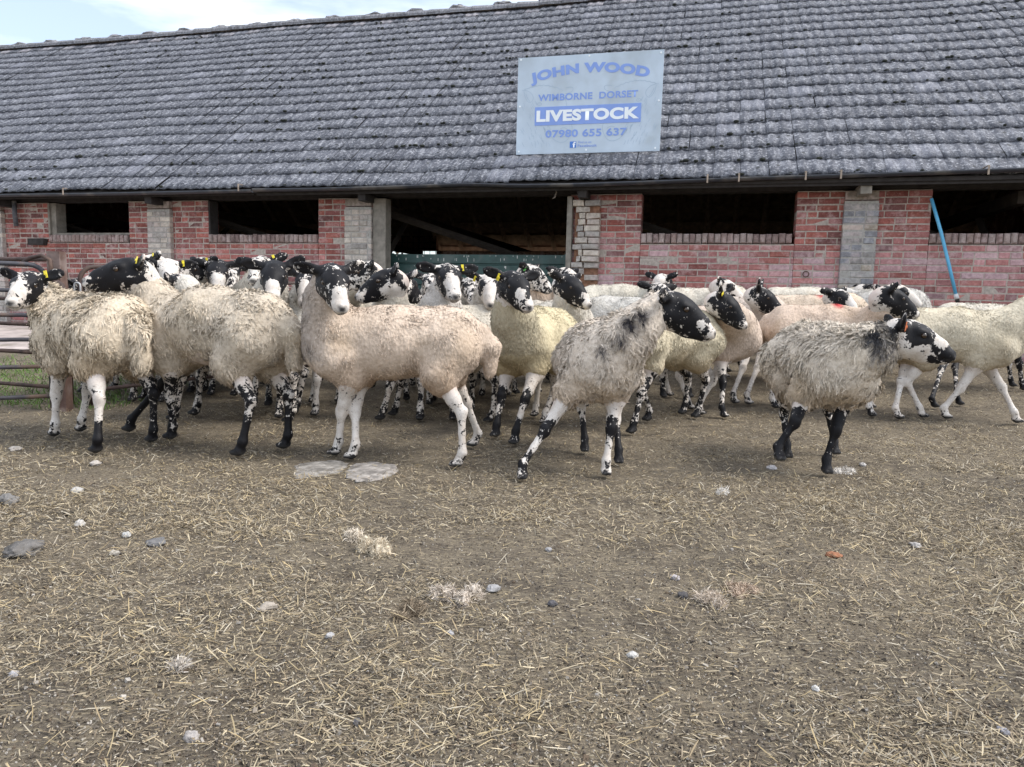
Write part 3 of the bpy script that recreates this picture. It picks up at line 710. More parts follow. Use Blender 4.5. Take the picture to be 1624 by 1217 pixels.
    sheep('sheep at the wall whose black ears and crown rise behind the front black head', (985, 7.4), -10, (1056, 452, 7.0, 50, -20), s=1.0, col=(.80, .74, .62), nt=9000, patch='black', extra=[((-.03, -.05, .0), .05, -.6)])
    sheep('sheep mostly hidden behind the front black head, round black ears spread', (1060, 5.9), -80, (1052, 470, 5.5, -70, -20), s=.98, col=GREYW, nt=9000, patch='mottle')
    # R group
    sheep('black-faced sheep with a white muzzle streak left of the brick pillar, looking right', (878, 5.5), -62, (912, 462, 5.0, -42, -30), s=1.0, col=(.78, .72, .62), nt=15000, patch='black', extra=[((.18, 0, .02), .035, -1), ((0, 0, -.05), .06, -.8)])
    sheep('sheep with pricked black ears directly behind the black-faced one by the pillar', (858, 6.5), -35, (905, 444, 6.1, -55, -20), s=1.0, col=(.80, .68, .58), nt=9000, patch='mottle')
    sheep('sheep with its greyish-white back in front of the white pillar, head down', (955, 6.3), 160, (880, 520, 6.0, 170, -50), s=.97, col=(.76, .73, .67), nt=10000, patch='black')
    sheep('mottled sheep with a green ear tag in front of the green barrier', (815, 6.4), -22, (852, 442, 6.0, -30, -30), s=1.02, col=PINKW, nt=9000, patch='mottle', tags='R', tagm=TAGG)
    sheep('sheep with two black eye patches and two yellow ear tags, facing the camera', (778, 5.4), -95, (776, 462, 4.75, -84, -28), s=1.0, col=(.76, .70, .62), nt=15000, patch='white', extra=[((.07, .06, .02), .065, 1), ((.07, -.06, .02), .065, 1)], tags='LR', res=.010, earup=.35)
    sheep('mostly hidden sheep peering out just left of the one with black eye patches', (742, 6.3), -95, (748, 462, 5.5, -80, -25), s=.98, col=GREYW, nt=9000, patch='mottle')
    sheep('alert sheep with wide spread ears and a white blaze in front of the green barrier', (700, 5.0), -88, (714, 448, 4.5, -72, -24), s=1.04, col=(.76, .71, .65), nt=15000, patch='patch', tags='L', res=.0095, earup=.12, hsc=1.05)
    sheep('low-headed sheep with a black mask looking left over the broadside back', (690, 4.75), 176, (600, 453, 4.55, 195, -24), s=1.0, col=OFFW, nt=20000, wl=.014, patch='black', extra=[((.22, 0, -.02), .06, -.4), ((.03, .04, -.05), .06, -1)], res=.010, tail=False)
    sheep('sheep turned away showing the black back of its head beside the low-headed one', (668, 5.8), 95, (648, 458, 5.1, 60, -22), s=1.0, col=GREYW, nt=9000, patch='black', extra=[((-.02, -.06, 0), .05, -.7)])
    sheep('sheep half hidden beside the alert one with a single dark ear up', (700, 6.4), -100, (684, 456, 5.5, -85, -25), s=1.0, col=GREYW, nt=9000, patch='mottle')
    sheep('sheep at the back by the timber post with a white crown and turned-away face', (560, 6.3), 150, (568, 438, 5.4, 200, -25), s=1.0, col=OFFW, nt=9000, patch='mottle', tags='R')
    sheep('narrow mottled face squeezed between the black head and the broadside sheep', (498, 5.1), -92, (486, 457, 4.4, -82, -32), s=1.0, col=(.75, .70, .62), nt=14000, patch='patch', res=.010, legs=-.3)
    sheep('black-headed sheep with a pink-tipped white muzzle facing the camera', (432, 4.85), -82, (434, 446, 4.15, -76, -30), s=1.03, col=(.75, .69, .60), nt=16000, patch='blaze', extra=[((0, 0, .07), .07, 1), ((.1, 0, .05), .05, .9), ((.08, .06, 0), .08, 1), ((.08, -.06, 0), .08, 1)], res=.0095, legs=.1)
    sheep('tall sheep with a mottled crown standing directly behind the black-headed one', (412, 5.8), -95, (410, 430, 4.9, -84, -18), s=1.05, col=OFFW, nt=9000, patch='mottle', tags='L')
    sheep('pale sheep behind the long-backed one, only its long white back visible', (368, 4.6), 178, (262, 470, 4.35, 178, -35), s=1.07, col=(.82, .78, .70), nt=18000, wl=.014, patch='black', extra=[((.1, 0, -.08), .06, -.9)], tail=False, nf=1.0)
    sheep('sheep with a black and white cheek and yellow tag, right of the white-faced one', (300, 6.2), -100, (304, 434, 5.15, -128, -28), s=1.03, col=OFFW, nt=9000, patch='mottle', extra=[((.03, .05, .03), .06, .9)], tags='L')
    sheep('white-faced sheep with black ears looking at the camera over the backs', (262, 5.5), -98, (268, 436, 4.85, -62, -22), s=1.02, col=(.82, .74, .57), nt=12000, patch='white', tags='L', res=.010)
    sheep('dark grey-faced sheep with a white nose in the pack at the left', (348, 6.0), -95, (345, 438, 5.1, -66, -30), s=1.02, col=OFFW, nt=9000, patch='black', extra=[((.17, 0, 0), .08, -1)])
    sheep('small dark-faced sheep with a yellow tag beside the grey-faced one', (385, 6.6), -92, (366, 440, 5.6, -66, -28), s=1.0, col=OFFW, nt=9000, patch='mottle', tags='R')
    sheep('sheep with one mottled ear raised behind the big black head', (222, 6.2), -120, (224, 428, 5.3, -150, -25), s=1.03, col=OFFW, nt=9000, patch='mottle', tags='L')
    sheep('sheep with its head lowered at the rusty gate, black ear and pale back showing', (170, 5.5), 175, (112, 470, 5.2, 185, -45), s=.95, col=(.62, .62, .60), nt=10000, patch='black')
flock()
print('flock', round(time.time()-T0, 1))
# ================================================================== BARN
barn = empty('barn', (0, WD, 0), (0, 0, -WA))
tag(barn, 'long low red brick barn with a grey tiled roof and dark open windows', 'barn')
def U(px, py=372, v=0): return float(wallpt(px, py, v)[0])
def brick_mat(name, gl=.85):
    m = NM(name, gl, .2); v = m.coord(); t = m.attr('tint')
    c = m.mix(m.ramp(m.noise(v, 22, 6, .65), [(.35, .8), (.65, 0)]), t, m.mix(1.0, t, (.55, .5, .5), 'MULTIPLY'))
    c = m.mix(m.ramp(m.noise(v, 5.5, 8, .72), [(.50, 0), (.66, .55)]), c, (.60, .47, .45))
    c = m.mix(m.ramp(m.noise(v, 60, 4, .7), [(.62, 0), (.7, .5)]), c, (.55, .50, .46))
    m.color(c); m.bump(m.noise(v, 70, 6, .7), .7, .006); return m.m
BRICK = brick_mat('weathered_brick')
MORTAR = simple_mat('lime_mortar', (.44, .38, .33), .95, .1, .25, 30, .6)
def courses(mb, u0, u1, z0, z1, pal, v=0.0, deep=.1, off=0, white=None, ch=.0752, jd=.003, miss=0, bl=.232):
    k0 = int(round((z0+.2)/ch)); k = k0
    while (k+1)*ch-.2 <= z1+.03:
        za = k*ch-.2+.006; zb = (k+1)*ch-.2-.006; x = u0-(0 if k % 2 else bl*.5)-RNG.random()*.02
        while x < u1-.02:
            w = bl if RNG.random() < .72 else bl*.5
            xa = max(x+.005, u0); xb = min(x+w-.005, u1)
            if u1-xb < .03: xb = u1
            if xb-xa > .025 and not (miss and RNG.random() < miss):
                cc = np.array(pal(.5*(xa+xb), za))*RNG.uniform(.8, 1.2)
                d = RNG.normal(0, jd); edge = (xa < u0+.012 or xb > u1-.012)
                mb.brick((xa, v+d, za), (xb, v+(.225 if edge else deep), zb), cc)
            x += w
        k += 1
REDS = [tuple(min(.9, q*1.25*(1.04, .95, .97)[j]) for j, q in enumerate(c_)) for c_ in [(.27, .10, .078), (.32, .125, .095), (.22, .085, .07), (.37, .14, .11), (.17, .085, .075), (.30, .13, .115), (.25, .11, .095)]]
def pal_red(u, z):
    c = np.array(REDS[RNG.integers(len(REDS))])
    n = fbm(np.array([[u*1.1, z*2.6, 4.0]]), 77, 3)[0]
    k = np.clip((n-.38)*3.4, 0, 1)*np.clip((1.85-z)/.5, 0, 1)*(.95 if u > .2 else .3)
    w = np.array([(.66, .36, .36), (.68, .48, .50), (.60, .28, .26)][RNG.integers(3)])
    return c*(1-k)+w*k
def pal_white(u, z):
    return np.array([(.58, .53, .46), (.52, .49, .44), (.64, .58, .49), (.46, .43, .39)][RNG.integers(4)])
def pal_grey(u, z):
    return np.array([(.33, .34, .36), (.28, .29, .31), (.40, .39, .37), (.48, .43, .35)][RNG.integers(4)])
def pal_dark(u, z): return np.array([(.13, .07, .055), (.10, .06, .05), (.16, .085, .06)][RNG.integers(3)])
uL, uR = -15.0, 9.0
ZS = 1.654; ZT = 2.14
op = [(U(78), U(205)), (U(331), U(505)), (U(596), U(904)), (U(1016), U(1261)), (U(1474), U(1760))]
full = [(uL, U(10)-1.2, 0), (U(-160), U(78), 0), (U(205), U(331), 0), (U(505), U(596), 0), (U(904), U(1016), 0), (U(1261), U(1474), 0), (U(1760), uR, 0)]
wb = MB()
wcore = MB()
def wall_seg(u0, u1, z0, z1):
    courses(wb, u0, u1, z0, z1, pal_red)
    wcore.box((u0+.004, .005, z0-.1), (u1-.004, .222, z1-.005))
wall_seg(uL, op[0][0], 0.05, ZT); wall_seg(op[0][1], op[1][0], .05, ZT); wall_seg(op[1][1], op[2][0], .05, ZT)
wall_seg(op[2][1], op[3][0], .05, ZT); wall_seg(op[3][1], op[4][0], .05, ZT); wall_seg(op[4][1], uR, .05, ZT)
for i in (0, 1, 3, 4):
    wall_seg(op[i][0]+.001, op[i][1]-.001, .05, ZS-.115)
wall = wb.build('wall', BRICK, barn, colattr=True)
wcore.build('mortar', MORTAR, wall)
# sills of bricks on edge
SILLB = brick_mat('sill_brick')
for i in (0, 1, 3, 4):
    sb = MB(); x = op[i][0]+.002
    while x < op[i][1]-.03:
        w = .072+RNG.normal(0, .002); cc = np.array([(.36, .27, .24), (.42, .34, .31), (.30, .22, .20)][RNG.integers(3)])*RNG.uniform(.85, 1.15)
        xe = min(x+w, op[i][1]-.002); sb.brick((x+.004, -.022+RNG.normal(0, .003), ZS-.112), (xe-.004, .225, ZS+RNG.normal(0, .003)), cc, b=.014); x += w
    s_ = sb.build('sill', SILLB, barn, colattr=True)
# pilasters
PAINT = brick_mat('whitewashed_brick')
def pilaster(px0, px1, pal, zt=2.02, proud=.07, white=True):
    pb = MB(); u0, u1 = U(px0, 400), U(px1, 400)
    courses(pb, u0, u1, .05, zt, pal, v=-proud, deep=.06, jd=.003)
    o = pb.build('pillar', PAINT, barn, colattr=True)
    c = MB(); c.box((u0+.006, -proud+.006, 0), (u1-.006, -.004, zt-.01)); c.build('mortar', simple_mat('whitewashed_mortar', (.38, .36, .33), .95, .1, .2, 30, .5), o)
    cp = MB(); cp.box((u0+.01, -proud+.008, zt+.003), (u1-.01, -.004, zt+.1), (.35, .3, .25)); cp.build('pillar_cap', PAINT, o, colattr=True)
    return o
pilaster(-28, 11, pal_white); pilaster(240, 276, pal_white); pilaster(550, 592, pal_white)
pilaster(1332, 1387, pal_grey)
# broken pillar at the doorway: missing and shifted bricks
bp = MB(); u0, u1 = U(909, 400), U(951, 400); k = 7
while k*.0752-.2 < 2.02:
    za, zb = k*.0752-.2+.004, (k+1)*.0752-.2-.004; sp = u0+(u1-u0)*RNG.uniform(.35, .65); a0 = u0+(RNG.random() < .45)*RNG.uniform(.03, .09)
    for xa, xb in ((a0, sp-.006), (sp+.006, u1)):
        if z_ok := (xb-xa > .04) and (RNG.random() > .13):
            bp.brick((xa, -.10+RNG.normal(0, .012), za), (xb, -.004, zb), np.array(pal_white(0, 0))*RNG.uniform(.9, 1.15) if k > 9 else REDS[1], b=.009, jit=.003)
    k += 1
_bp = bp.build('pillar', PAINT, barn, colattr=True)
c = MB(); c.box((u0+.02, -.05, 0), (u1-.01, -.003, 2.0)); c.build('pillar_core', simple_mat('crumbled_red_core', (.26, .14, .09), .95, .1, .4, 25, .8), _bp)
# posts and frames
WOODG = simple_mat('grey_timber', (.26, .235, .20), .85, .2, .3, 12, .5)
WOODD = simple_mat('dark_timber', (.045, .04, .038), .85, .2, .3, 12, .4)
def post(px0, px1, v0, v1, zt, mat, name='post'):
    m = MB(); m.box((U(px0, 400)+.003, v0, .02), (U(px1, 400)-.003, v1, zt), jit=.002); m.build(name, mat, barn)
post(593, 613, -.03, .14, 2.12, WOODG); post(900, 908, -.12, .12, 2.1, WOODG)
m = MB(); m.box((op[0][0]+.003, -.012, ZS+.004), (op[0][0]+.035, .2, 2.13)); m.box((op[0][0]+.038, .02, ZS+.004), (op[0][0]+.125, .2, 2.13))
m.box((op[0][0]+.128, .02, ZS+.003), (op[0][1]-.003, .06, ZS+.03)); m.build('window_frame', WOODG, barn)
m = MB(); m.box((op[1][0]+.003, .0, ZS+.004), (op[1][0]+.03, .18, 2.13)); m.build('window_frame', WOODD, barn)
WOODR = simple_mat('roof_timber', (.42, .33, .25), .9, .1, .3, 8, .3)
BEAM = simple_mat('old_beam', (.055, .045, .038), .9, .1, .3, 8, .3)
# wall plate + fascia
m = MB(); m.box((uL, .02, ZT+.006), (uR, .20, ZT+.10)); m.build('wall_plate', WOODD, barn)
# roof ------------------------------------------------------------
PR = radians(37.45); RUN = 5.1; OV = .36; ZE = 2.265; NC = 20
SL = (RUN+OV)/cos(PR); GA = SL/NC; TWID = .30
sdir = np.array([0, cos(PR), sin(PR)]); ndir = np.array([0, -sin(PR), cos(PR)])
prof = np.array([0, .012, .020, .016, .004, .0, .006, .018, .022, .014, .003, .0, .0])*.6
pt = np.linspace(0, 1, len(prof))
TV = []; TQ = []; TCc = []; nv = 0
u_start = -14.4; ntile = int((uR+.4-u_start)/TWID)
for kc in range(NC):
    s0, s1 = kc*GA-.0, (kc+1)*GA+.045
    if kc == NC-1: s1 = (kc+1)*GA
    for it in range(ntile):
        x0 = u_start+it*TWID + (kc % 2)*0.0; jx = RNG.normal(0, .003); jh = RNG.normal(0, .0025); js = RNG.normal(0, .006); sk = RNG.normal(0, .005)
        xs = x0+jx+pt*TWID*.998; hp_ = prof
        sag = .012*sin(x0*.7)+.01*sin(x0*1.9+1)
        n = len(pt); rows = []
        for (sv, hh_) in ((s0, .006), (s0-.004, .027), (s0+GA*.5, .019), (s1, .006)):
            ss = sv+js+sk*(pt-.5); base = np.outer(ss, sdir)+np.outer(hp_+hh_+jh*(1 if hh_ > .01 else .3)+sag, ndir)
            base[:, 0] += xs; base[:, 1] -= OV; base[:, 2] += ZE-.03; rows.append(base)
        TV.append(np.vstack(rows)); 
        for r_ in range(3):
            a_ = nv+r_*n+np.arange(n-1); TQ.append(np.stack([a_, a_+1, a_+n+1, a_+n], 1))
        nv += 4*n
        g = RNG.uniform(.82, 1.18); ccol = np.array([.080, .084, .100])*g
        if RNG.random() < .04: ccol = np.array([.19, .195, .225])
        if kc == NC-1 and (it % 2 == 0): ccol = np.array([.40, .37, .38])
        if kc == 9 and abs(x0-U(672, 132)) < .4: ccol = np.array([.06, .065, .085])
        TCc.append(np.tile(ccol, (4*n, 1)))
rm = NM('concrete_roof_tile', .72, .35); v = rm.coord(); tcol = rm.attr('tint')
st = rm.mapping(v, (1.0, .28, .28))
c = rm.mix(rm.ramp(rm.noise(v, 1.2, 5), [(.35, .55), (.65, 0)]), tcol, rm.mix(1.0, tcol, (.62, .62, .66), 'MULTIPLY'))
c = rm.mix(rm.ramp(rm.noise(st, 16, 6, .7), [(.46, 0), (.62, .7)]), c, (.27, .275, .30))
c = rm.mix(rm.ramp(rm.noise(v, 26, 5, .65), [(.53, 0), (.60, .75)]), c, (.36, .365, .39))
c = rm.mix(rm.ramp(rm.noise(rm.mapping(v, (1, .16, .16)), 38, 3, .6), [(.45, 0), (.62, .45)]), c, (.06, .065, .085))
c = rm.mix(rm.ramp(rm.vor(v, 5.5), [(.10, .9), (.15, 0)]), c, (.030, .033, .034))
c = rm.mix(rm.ramp(rm.vor(rm.mapping(v, loc=(3, 1, 2)), 9), [(.10, .8), (.14, 0)]), c, (.40, .41, .44))
c = rm.mix(rm.ramp(rm.noise(v, 55, 3, .6), [(.32, .75), (.46, 0)]), c, (.035, .036, .038))
rm.color(c); rm.bump(rm.noise(v, 60, 6, .7), .5, .006)
me = mesh_quads('roof', np.vstack(TV), np.vstack(TQ), True); attr_col(me, 'tint', np.vstack(TCc))
# sharp tile lips
roof = link('roof', me, rm.m, barn)
dk = MB()
ang = PR
def slopebox(name, y0, z0, length, d, mat, parent, t=.03, off=0.0):
    pass
ridge_y, ridge_z = RUN, ZE+(RUN+OV)*tan(PR)
# deck under the tiles, front and back
for sgn, nm in ((1, 'roof_deck'), (-1, 'rear_roof')):
    m = MB(); A = np.array([-OV if sgn > 0 else 2*RUN+OV, ZE-.055]); Bp = np.array([RUN, ridge_z-.055])
    if sgn > 0: Bp[0] -= .002
    else: Bp[0] += .002
    dn = np.array([0, -.04])
    P8 = [(x, *p) for x in (u_start, u_start+ntile*TWID) for p in (A, Bp, Bp+dn, A+dn)]
    P8 = np.array(P8); m.add(P8, [(0, 1, 2, 3), (4, 7, 6, 5), (0, 4, 5, 1), (1, 5, 6, 2), (2, 6, 7, 3), (3, 7, 4, 0)]); m.build(nm, WOODR if sgn < 0 else WOODD, roof)
mo = MB(); base_ = sphere_me('tmp', 1, 7, 4); co0 = np.empty(len(base_.vertices)*3); base_.vertices.foreach_get('co', co0); co0 = co0.reshape(-1, 3); q0 = np.array([list(p.vertices) for p in base_.polygons]); bpy.data.meshes.remove(base_)
for k in range(1500):
    kc = RNG.integers(0, NC); x = RNG.uniform(-10, 7.5); sv = kc*GA+abs(RNG.normal(.0, .02))
    if fbm(np.array([[x*.8, sv*.8, 1.]]), 31, 3)[0]+RNG.normal(0, .08) < .5: continue
    P_ = sv*sdir+ndir*(.034+.01*sin(x*.7)); P_ = np.array([x, P_[1]-OV, P_[2]+ZE-.03]); r0 = RNG.uniform(.010, .030)
    mo.add(co0*np.array([r0*RNG.uniform(.8, 1.6), r0, r0*.7])+P_, q0)
mo_ = mo.build('moss', simple_mat('dry_moss', (.035, .038, .032), .95, .1, .4, 60, .6), roof, smooth=True); mo_['kind'] = 'stuff'
# ridge tiles
rb = MB(); x = u_start; k = 0
while x < uR:
    L_ = .45; th = np.linspace(-.15, pi+.15, 9); V = []
    for xx, rr in ((x-.02, .135), (x+L_, .118)):
        for t_ in th: V.append((xx, ridge_y+rr*cos(t_)*1.25, ridge_z-.045+rr*.9*sin(t_)+.012*sin(x*.7)+RNG.normal(0, .002)))
    Qr = [(i, i+1, i+10, i+9) for i in range(8)]; rb.add(V, Qr, np.array((.17, .165, .17))*RNG.uniform(.7, 1.5)); 
    if k % 2 == 0:
        lump = sphere_me('tmp', 1, 10, 6); co = np.empty(len(lump.vertices)*3); lump.vertices.foreach_get('co', co); co = co.reshape(-1, 3)*np.array([.20, .11, .05])+np.array([x+.1, ridge_y, ridge_z+.05])+RNG.normal(0, .012, (len(co)//3, 3))
        q = np.array([list(p.vertices) for p in lump.polygons]); rb.add(co, q, (.30, .28, .27)); bpy.data.meshes.remove(lump)
    x += L_; k += 1
rb.build('ridge', rm.m, roof, colattr=True)
# gutter: two runs, the second one hanging lower where they part
BLK = simple_mat('black_plastic', (.03, .033, .042), .35, .5, .2, 8, .1, dirt=(.12, .11, .10))
def gutter(pts, r=.04):
    pts = np.array(pts); n = 9; th = np.linspace(pi, 2*pi, n); m = MB(); V = []
    for rr in (r, r-.004):
        for p in pts: V += [(p[0], p[1]+rr*cos(t), p[2]+rr*sin(t)) for t in th]
    V = np.array(V); K = len(pts); Qg = []
    for i in range(K-1):
        for j in range(n-1):
            Qg.append((i*n+j, i*n+j+1, (i+1)*n+j+1, (i+1)*n+j)); o = K*n; Qg.append((o+i*n+j, o+(i+1)*n+j, o+(i+1)*n+j+1, o+i*n+j+1))
    for i in range(K-1): Qg += [(i*n, (i+1)*n, K*n+(i+1)*n, K*n+i*n), (i*n+n-1, K*n+i*n+n-1, K*n+(i+1)*n+n-1, (i+1)*n+n-1)]
    m.add(V, Qg); g = m.build('gutter', BLK, barn, smooth=True)
    return g
VG = -OV-.035
ua = U(400, 298, VG)
g1 = gutter([(uL, VG, 2.215), (-9, VG, 2.215), (-6, VG, 2.20), (ua, VG, 2.205)])
def zg(px, py): p = wallpt(px, py, VG); return (p[0], VG, p[2])
g2 = gutter([(lambda p: (p[0], p[1]-.01, p[2]))(zg(*q)) for q in ((403, 300), (500, 299), (640, 295), (740, 291), (830, 293), (905, 292), (1020, 288), (1200, 281), (1400, 275), (1624, 267), (1800, 262))])
for g, xs in ((g1, [U(p, 300, VG) for p in (100, 300, 380)]), (g2, [U(p, 280, VG) for p in (735, 1040, 1120, 1278, 1445, 1568)])):
    pass
brm = simple_mat('bracket_metal', (.35, .28, .22), .6, .3, .3)
for px, py in ((100, 304), (378, 298), (1122, 284), (1172, 282), (1278, 279), (1334, 277), (1568, 270)):
    p = wallpt(px, py, VG-.06); m = MB(); m.box((p[0]-.009, VG-.066, p[2]-.045), (p[0]+.009, VG-.059, p[2]+.05)); m.box((p[0]-.009, VG-.058, p[2]+.045), (p[0]+.009, VG+.2, p[2]+.052)); m.build('bracket', brm, g1 if px < 400 else g2)
# fascia board under the eaves
m = MB(); m.box((uL, -OV+.03, 2.15), (ua-.02, -OV+.055, 2.205)); m.box((ua+.02, -OV+.03, 2.14), (uR, -OV+.055, 2.20)); m.build('fascia', WOODD, barn)
# rafter feet
for px in (258, 1366, 590, 930, 20):
    u_ = U(px, 300); m = MB(); m.box((u_-.06, -OV+.06, 2.06), (u_+.05, .3, 2.15), jit=.004); m.build('rafter_foot', WOODD if px != 1366 else WOODG, barn)
# rafters under the rear slope, seen through the openings
m = MB(); m.tube([(0, 2*RUN+OV-.05, ZE-.14), (0, RUN+.1, ridge_z-.21)], .07, 4); rme = mesh_quads('rafter', np.vstack(m.V), np.vstack(m.Q), False); rme.materials.append(WOODR)
for i in range(34): link('rafter', rme, None, barn, (-13.5+i*.66, 0, 0))
m = MB()
for j in range(15):
    t_ = (j+.5)/15; m.box((u_start, 2*RUN+OV-(RUN+OV)*t_-.02, ZE-.10+(RUN+OV)*t_*tan(PR)-.02), (uR+.3, 2*RUN+OV-(RUN+OV)*t_+.02, ZE-.10+(RUN+OV)*t_*tan(PR)))
m.build('battens', WOODR, barn)
# broken downpipe stub
m = MB(); p = wallpt(22, 312, -.08); m.tube([(p[0], -.08, 2.16), (p[0], -.08, 1.95), (p[0]+.005, -.07, 1.78)], .034, 12); m.build('downpipe', simple_mat('flaking_pipe', (.10, .10, .11), .6, .4, .3, 20, .3, dirt=(.4, .38, .36)), barn, smooth=True)
# far walls: gables, back wall with a barred opening
DB = brick_mat('dark_brick')
def gable(u0, name='gable_wall'):
    m = MB(); A = np.array([(u0, .23, -.3), (u0, 2*RUN-.23, -.3), (u0, 2*RUN-.23, ZE-.08+(.23+OV)*tan(PR)), (u0, RUN, ridge_z-.08), (u0, .23, ZE-.08+(.23+OV)*tan(PR)), (u0, RUN, -.3)])
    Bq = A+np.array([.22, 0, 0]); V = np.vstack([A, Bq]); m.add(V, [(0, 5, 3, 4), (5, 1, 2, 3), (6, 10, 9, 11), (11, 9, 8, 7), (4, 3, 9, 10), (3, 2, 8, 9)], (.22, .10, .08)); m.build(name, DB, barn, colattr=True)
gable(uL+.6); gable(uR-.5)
VB = 2*RUN-.2
a = wallpt(613, 398, VB); b = wallpt(692, 374, VB)
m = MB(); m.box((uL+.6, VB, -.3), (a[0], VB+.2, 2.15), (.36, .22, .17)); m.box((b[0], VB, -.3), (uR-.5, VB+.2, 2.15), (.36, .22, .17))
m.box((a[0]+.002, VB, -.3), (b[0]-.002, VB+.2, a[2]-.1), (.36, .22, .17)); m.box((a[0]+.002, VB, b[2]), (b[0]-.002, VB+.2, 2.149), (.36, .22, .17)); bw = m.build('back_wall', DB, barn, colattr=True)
m = MB(); uu = np.linspace(a[0], b[0], 10)
for i, x in enumerate(uu): m.tube([(x, VB-.05, a[2]-.3), (x, VB-.05, b[2])], .028 if i in (3, 6) else .008, 6)
for z in np.linspace(a[2]-.1, b[2]-.03, 4): m.tube([(a[0], VB-.07, z), (b[0], VB-.07, z)], .009, 6)
m.build('window_bars', WOODD, bw)
# timber partition inside, seen through the doorway
m = MB()
for i in range(30):
    x = U(700, 380, 4.5)+i*.3; m.box((x, 4.5+.01*(i % 2), 0), (x+.29, 4.54, 1.75), np.array((.42, .24, .16))*RNG.uniform(.7, 1.2))
m.build('partition', brick_mat('brown_boards'), barn, colattr=True)
for px in (-10, 258, 570, 930, 1360, 1640):
    u_ = U(px, 300)
    m = MB(); m.box((u_-.06, .24, 2.0), (u_+.06, 2*RUN-.24, 2.14)); m.build('tie_beam', BEAM, barn)
    m = MB(); m.tube([(u_, .5, 1.1), (u_+.0, 1.6, 2.0)], .05, 4); m.tube([(u_+.15, .6, 2.0), (u_+1.9, 1.2, 1.45)], .05, 4); m.build('brace', BEAM, barn)
# outbuilding behind, lit by the sky, seen through the barred opening
m = MB(); courses(m, -6, 5, .0, 3.0, lambda u, z: np.array((.55, .48, .42)) if u < -2.35 else np.array((.40, .2, .17)), v=0); yw = m.build('yard_wall', BRICK, None, loc=tuple(b2w(0, VB+3.5, 0)), rot=(0, 0, -WA), colattr=True)
tag(yw, 'pale brick wall glimpsed beyond the barred opening at the back of the barn', 'wall')
# dark wooden block and iron ring on the wall
m = MB(); p = wallpt(58, 384, -.04); q = w2b(b2w(p[0], p[1], p[2])); m.box((p[0]-.15, -.07, p[2]-.04), (p[0]+.16, -.002, p[2]+.045), jit=.008); m.build('wooden_block', WOODD, barn)
m = MB(); p = wallpt(1278, 435, -.02); th = np.linspace(0, 2*pi, 17); m.tube([(p[0]+.032*cos(t), -.016, p[2]+.032*sin(t)) for t in th], .006, 6, cap=False); m.build('iron_ring', simple_mat('rusty_iron', (.12, .07, .05), .8, .3), barn, smooth=True)
p = wallpt(880, 308, -.15); m = MB(); m.tube([(p[0], -.15, p[2]+.07), (p[0]+.02, -.15, p[2]+.02), (p[0]+.0, -.15, p[2]-.04), (p[0]-.03, -.15, p[2]-.055)], [.006, .008, .008, .003], 6); m.build('hook', simple_mat('pale_twine', (.4, .35, .3), .8, .2), barn, smooth=True)

# ------------------------------------------------------------------ green barrier in the doorway
gb = empty('metal_barrier', tuple(b2w(U(755, 420, .35), .35, 0)), (0, 0, -WA)); tag(gb, 'dark green ribbed metal barrier across the barn doorway', 'barrier')
GREEN = simple_mat('dark_green_paint', (.030, .075, .068), .45, .5, .25, 9, .1, dirt=(.10, .13, .12))
hw_ = (U(893, 420, .35)-U(616, 420, .35))/2; zt = wallpt(755, 404, .35)[2]
m = MB(); zz = zt; prof_ = []
yy = [0]; 
z = zt
pp = [(.03, z), (0, z), (0, z-.115), (.02, z-.125), (.02, z-.135), (0, z-.145), (0, z-.26), (.02, z-.27), (.02, z-.28), (0, z-.29), (0, z-.405), (.02, z-.415), (.02, z-.425), (0, z-.435), (0, z-.56), (.02, z-.57), (.02, z-.58), (0, z-.59), (0, z-.9), (.03, z-.9)]
V = [(x, y-.0, zq) for x in (-hw_, hw_) for (y, zq) in pp]; K = len(pp)
m.add(V, [(i, i+1, K+i+1, K+i) for i in range(K-1)]+[(0, K, 2*K-1, K-1)]); m.build('panel', GREEN, gb)
for sx in (-1, 1): m = MB(); m.box((sx*hw_-.025, -.012, zt-.95), (sx*hw_+.025, .045, zt+.012)); m.build('end_post', GREEN, gb)
m = MB()
for i in range(46):
    x = RNG.uniform(-hw_+.05, hw_-.05); z0_ = zt-RNG.choice([.01, .05, .15]); L_ = RNG.uniform(.01, .05) if i else .12; m.box((x, -.0025, z0_-L_), (x+RNG.uniform(.004, .012), -.0015, z0_))
m.build('droppings', simple_mat('bird_lime', (.6, .6, .56), .9, .1), gb)

# ------------------------------------------------------------------ blue pipe leaning in the window
pa, pb_ = b2w(*wallpt(1477, 315, -.05)), b2w(*wallpt(1516, 468, -.13))
bp_ = MB(); d_ = (pb_-pa)/np.linalg.norm(pb_-pa); bp_.tube([pa, pa*.66+pb_*.34+np.array([.012, 0, 0]), pa*.33+pb_*.67+np.array([.008, 0, 0]), pb_], .018, 14)
BL = simple_mat('blue_plastic', (.12, .45, .70), .4, .5, .08, 10, .05); pipe = bp_.build('blue_pipe', BL, None, smooth=True)
tag(pipe, 'bright blue plastic pipe hanging from the right-hand window edge', 'pipe')
m = MB(); m.tube([pb_-d_*.01, pb_+d_*.045], [.021, .027], 14); m.build('end_collar', simple_mat('white_plastic', (.7, .7, .68), .5, .4, .05), pipe, smooth=True)
m = MB(); m.tube([pb_+d_*.046, pb_+d_*.085], [.022, .020], 14); m.build('end_plug', WOODD, pipe, smooth=True)

